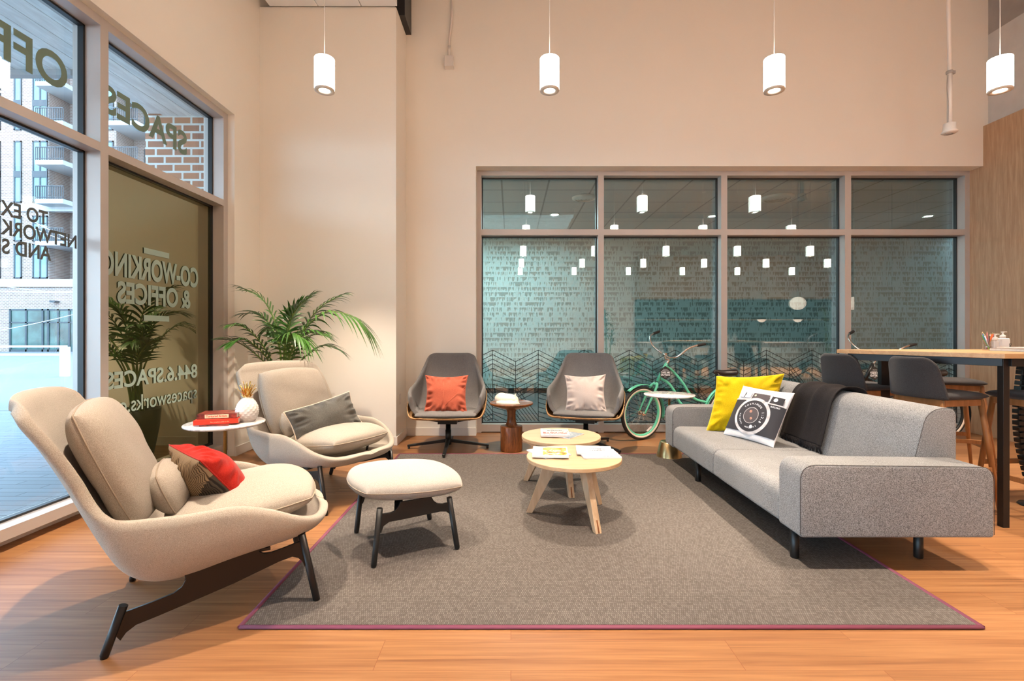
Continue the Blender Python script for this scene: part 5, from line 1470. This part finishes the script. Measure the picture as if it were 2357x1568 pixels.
# ================================================================== BAR TABLE
bt = thing('bar_table', 'high oak bar table with a square black steel frame at the right edge', 'table', (3.6, 3.44, 0))
tp = [(3.065, 3.0), (4.35, 3.0), (4.35, 3.86), (2.60, 3.86)]
m = MB(); ln = [(x - 3.6, y - 3.44) for x, y in tp]
m.add([(x, y, 1.064) for x, y in ln] + [(x, y, 1.094) for x, y in ln], [(3, 2, 1, 0), (4, 5, 6, 7), (0, 1, 5, 4), (1, 2, 6, 5), (2, 3, 7, 6), (3, 0, 4, 7)])
m.build('tabletop', M['table_oak'], bt, bevel=.002)
def bt_beam(name, a, b, z0, z1, w=.035):
    MB().beam((a[0] - 3.6, a[1] - 3.44, (z0 + z1) / 2), (b[0] - 3.6, b[1] - 3.44, (z0 + z1) / 2), w, z1 - z0).build(name, M['brown_black'], bt, bevel=.002)
bt_beam('apron', (3.105, 3.045), (2.67, 3.82), 1.014, 1.064); bt_beam('apron', (3.12, 3.03), (4.3, 3.03), 1.014, 1.064); bt_beam('apron', (2.68, 3.83), (4.3, 3.83), 1.014, 1.064)
for x, y, w in ((3.108, 3.052, .040), (4.29, 3.05, .040), (4.29, 3.81, .040), (2.93, 3.80, .070)):
    MB().box(x - w / 2 - 3.6, y - .02 - 3.44, 0.0, x + w / 2 - 3.6, y + .02 - 3.44, 1.064).build('leg', M['brown_black'], bt, bevel=.002)

# cable spine (segmented black cable manager) down from the table to a round floor foot
cs = thing('cable_spine', 'black segmented cable spine running from the bar table down to a round floor plate', 'cable manager', (3.62, 3.42, 0))
sp = smooth_path([(.02, 0, 1.01), (.0, 0, .85), (-.015, 0, .65), (.0, 0, .45), (.05, 0, .25), (.10, 0, .05)], 5)
n_ = len(sp)
for i in range(n_ - 1):
    p = sp[i].lerp(sp[i + 1], .5); d = (sp[i + 1] - sp[i]).normalized()
    sg = MB()
    sg.beam(p - d * .015, p + d * .015, .075, .050, up=(0, 1, 0)).beam(p - d * .024, p + d * .024, .018, .030, up=(0, 1, 0))
    sg.build('spine_segment', M['black'], cs, bevel=.003)
MB().lathe([(.095, 0), (.10, .004), (.095, .012), (.03, .018), (.001, .018)], c=(.10, 0, 0), n=36).build('floor_plate', M['black'], cs)

# ================================================================== BAR STOOLS
def make_stool(label):
    t = thing('bar_stool', label, 'bar stool')
    c = cushion_mb(.205, .205, .026, pw=6, q=.4, round_=.35, bulge=.2, bottom=.9, n=14)
    o = c.build('seat', M['stool'], t); o.location = (0.0, 0, .795)
    def bf(u, v):
        y = (2 * v - 1); z = u
        hw = .205 - .035 * u; 
        yy = hw * (y if abs(y) < 1 else y)
        # rounded upper corners
        zz = .775 + .285 * u - (.055 * max(0, abs(y) - .62) ** 2 / .1444 if u > 0 else 0) * (u ** 4)
        xx = -.205 - .060 * u + .045 * y * y
        return (xx, yy, zz)
    MB().grid(bf, 14, 21).build('backrest', M['stool'], t, solid=.022, soff=0, sub=1)
    fr = MB()
    for s_ in (-1, 1): fr.beam((-.17, s_ * .165, .752), (.165, s_ * .155, .752), .022, .045)
    for x in (-.165, .16): fr.beam((x, -.16, .752), (x, .16, .752), .022, .045)
    fr.build('seat_frame', M['oak_leg'], t, bevel=.004)
    for sx, sy in ((-1, -1), (-1, 1), (1, -1), (1, 1)):
        a = Vector((sx * .155, sy * .155, .768)); b = Vector((sx * .235, sy * .215, .0))
        MB().tube([a, a.lerp(b, .4), b], [.018, .019, .012], 14).build('leg', M['oak_leg'], t)
    def LP(sx, sy, z): f = 1 - z / .768; return Vector((sx * (.155 + .08 * f), sy * (.155 + .06 * f), z))
    for z, (p, q) in ((.30, ((-1, -1), (1, -1))), (.30, ((-1, 1), (1, 1))), (.24, ((1, -1), (1, 1))), (.36, ((-1, -1), (-1, 1)))):
        MB().beam(LP(*p, z), LP(*q, z), .018, .034).build('stretcher', M['oak_leg'], t, bevel=.003)
    return t
s0 = make_stool('dark grey bar stool behind the middle of the sofa back, farthest left of the stools'); s0.location = (2.86, 3.95, 0); s0.rotation_euler = (0, 0, radians(12))
def stool(lab, x, y, a):
    s = copy_tree(s0); s.location = (x, y, 0); s.rotation_euler = (0, 0, radians(a)); tag(s, lab, 'bar stool'); return s
stool('dark grey bar stool nearest the sofa corner, its wide backrest turned to the camera', 3.02, 3.42, 10)
stool('bar stool on the far side of the table with a brown-lit backrest', 3.92, 4.32, -22)
stool('bar stool at the right edge facing left, its seat crossing the black table leg', 3.60, 3.30, 184)
for o in bpy.data.objects:
    if o.name.startswith('bar_stool'): o['group'] = 'dark grey bar stools at the high table'

# ================================================================== THINGS ON THE BAR TABLE
TZ = 1.0945
pc = thing('pencil_jar', 'clear glass jar holding coloured pencils on the bar table', 'jar', (3.60, 3.65, TZ))
jm = glass_mat('jar_glass', (.92, .92, .92), .04)
MB().lathe([(.001, .0), (.030, .0), (.032, .004), (.032, .075), (.030, .075), (.030, .006), (.001, .006)], n=28).build('jar_glass', jm, pc)
random.seed(4)
cols = [('yellow', (.85, .62, .02)), ('green', (.03, .35, .06)), ('orange', (.85, .20, .02)), ('dark red', (.30, .02, .02)), ('white', (.8, .8, .82)), ('red', (.60, .04, .03)), ('lime green', (.30, .55, .05)), ('brown', (.12, .05, .03)), ('purple', (.35, .10, .28)), ('blue', (.05, .12, .35))]
for i, (cn, cc) in enumerate(cols):
    a = i * 2.4; lean = .010 + .014 * ((i * 37) % 10) / 10
    p = Vector((3.60 + .010 * cos(a + 2.6), 3.65 + .010 * sin(a + 2.6), TZ + .008)); q = Vector((3.60 + .034 * cos(a), 3.65 + .034 * sin(a), TZ + .115 + .03 * ((i * 53) % 10) / 10))
    d = (q - p).normalized(); mm = plain('pencil_' + cn.replace(' ', '_'), cc, .35)
    t = MB().tube([p, q - d * .012], .0038, 6).build('coloured_pencil', mm); tag(t, cn + ' pencil standing in the glass jar on the bar table', 'pencil', 'pencils in the jar')
    MB().tube([q - d * .012, q], [.0038, .0008], 6).build('sharpened_tip', M['ash'], t)
def pump(label, loc, h, w, txt=True):
    t = thing('pump_bottle', label, 'bottle', loc)
    bm = plain('clear_gel_plastic', (.72, .68, .68), .15, noise_amt=.02)
    MB().box(-w / 2, -w * .32, 0, w / 2, w * .32, h).build('bottle_body', bm, t, bevel=.008, seg=3)
    MB().lathe([(.012, h), (.018, h + .004), (.018, h + .022), (.006, h + .03), (.005, h + .048)], n=20).build('pump_collar', M['plastic_w'], t)
    MB().beam((-.012, 0, h + .050), (.030, 0, h + .050), .012, .006).lathe([(.009, h + .044), (.010, h + .052)], n=14).build('pump_head', M['plastic_w'], t, bevel=.002)
    if txt:
        MB().box(-w / 2 + .006, -w * .325, .008, w / 2 - .004, -w * .322, h - .012).build('bottle_label', M['paper'], t)
        flat_text(t, 'Gel', .024, (w * .36, -w * .33, .034), (radians(90), radians(90), 0), M['ink'], bold=.0006)
    return t
pump('clear pump bottle of hand gel with a printed label on the bar table', (3.865, 3.80, TZ), .088, .074)
pump('smaller pump bottle half hidden behind the pencil jar', (3.775, 3.77, TZ), .070, .042, False)
nb = thing('notebook', 'closed pale notebook lying on the bar table at the right edge', 'notebook', (3.60, 3.42, TZ), radians(-4))
MB().box(-.088, -.13, .002, .088, .13, .017).build('pages', M['paper_gray'], nb); MB().box(-.09, -.132, .017, .09, .132, .019).box(-.09, -.132, 0, .09, .132, .002).build('cover', plain('taupe_cover', (.20, .15, .12), .5), nb)
n2 = thing('notebook', 'second notebook behind the first, mostly out of the frame', 'notebook', (3.86, 3.60, TZ), radians(3))
MB().box(-.10, -.14, .002, .10, .14, .020).build('pages', M['paper'], n2); MB().box(-.102, -.142, .020, .102, .142, .022).box(-.102, -.142, 0, .102, .142, .002).build('cover', M['cream_cer'], n2)

# ================================================================== THE LOUNGE BEHIND THE CAMERA (seen in the reflections)
kc = thing('kitchen_cabinets', 'oak wall cabinets over a dark counter at the rear of the lounge', 'cabinets', (8.6, -6.0, 0))
KT = plain('dark_teal_tile', (.035, .06, .06), .4)
MB().box(-3.9, -.2, 2.50, 3.9, .45, 4.10).build('oak_cabinet_front', M['wood_wall'], kc)
MB().box(-3.9, -.2, .92, 3.9, -.1, 2.50).build('backsplash', KT, kc)
MB().box(-3.9, -.2, 0, 3.9, .55, .88).build('base_unit', plain('grey_base_unit', (.30, .32, .32), .5), kc)
MB().box(-3.95, -.2, .88, 3.95, .60, .92).build('worktop', M['marble'], kc)
MB().box(-3.9, -.15, 1.72, 3.9, .25, 1.75).build('shelf', M['ash'], kc)
GL = emis('globe_glow', (1.0, .86, .70), 1.6)
for i, (x, y, z) in enumerate(((6.65, .95, 1.92), (7.95, .9, 1.92))):
    g = thing('globe_pendant', ['white globe pendant hanging at the rear of the lounge, left one', 'white globe pendant hanging at the rear of the lounge, right one'][i], 'pendant light', (x, y, z))
    blob(MB(), (0, 0, 0), (.17, .17, .15), 28, 18).build('globe', GL, g); MB().tube([(0, 0, .15), (0, 0, CEIL_Z - z)], .004, 6).build('cord', M['black'], g)
for i, x in enumerate((7.6, 9.0, 10.3)):
    g = thing('bowl_pendant', 'small bowl pendant under the kitchen shelf', 'pendant light', (x, -5.2, 1.62), group='bowl pendants under the shelf')
    MB().lathe([(.001, 0), (.09, .03), (.15, .10), (.15, .105)], n=28).build('bowl', GL, g); MB().tube([(0, 0, .10), (0, 0, 2.0)], .004, 6).build('cord', M['black'], g)
def dracaena(label, x, y, h, seed):
    t = thing('potted_dracaena', label, 'potted plant', (x, y, 0)); random.seed(seed)
    MB().lathe([(.15, 0), (.20, .01), (.24, .62), (.22, .62), (.21, .56), (.001, .56)], n=32).build('planter', M['plastic_w'], t)
    for s_ in range(3):
        a = s_ * 2.1; top = Vector((.12 * cos(a), .12 * sin(a), h * (.62 + .14 * s_)))
        MB().tube([(.05 * cos(a), .05 * sin(a), .5), top], .018, 8).build('trunk', M['stem'], t)
        lm = MB()
        for k in range(34):
            b_ = random.uniform(0, 2 * pi); e_ = random.uniform(-.2, 1.2); L = random.uniform(.28, .48); d = Vector((cos(b_) * cos(e_), sin(b_) * cos(e_), sin(e_))); pw = d.cross(Vector((0, 0, 1))).normalized() * .022
            p = top + Vector((0, 0, random.uniform(-.35, .05))); vs = []
            for q in range(6):
                u = q / 5; c = p + d * L * u + Vector((0, 0, -.25 * L * u * u * 2)); w = sin(pi * (.15 + .85 * u)) * (1 - u ** 4)
                vs += [c - pw * w, c + pw * w]
            lm.add(vs, [(2 * q, 2 * q + 1, 2 * q + 3, 2 * q + 2) for q in range(5)], 0, True)
        lm.build('leaf_crown', M['leaf'], t)
dracaena('tall potted dracaena behind the camera on the left of the lounge', 2.75, -1.6, 2.0, 1)
dracaena('tall potted dracaena behind the camera on the right of the lounge', 8.6, -.9, 2.1, 2)
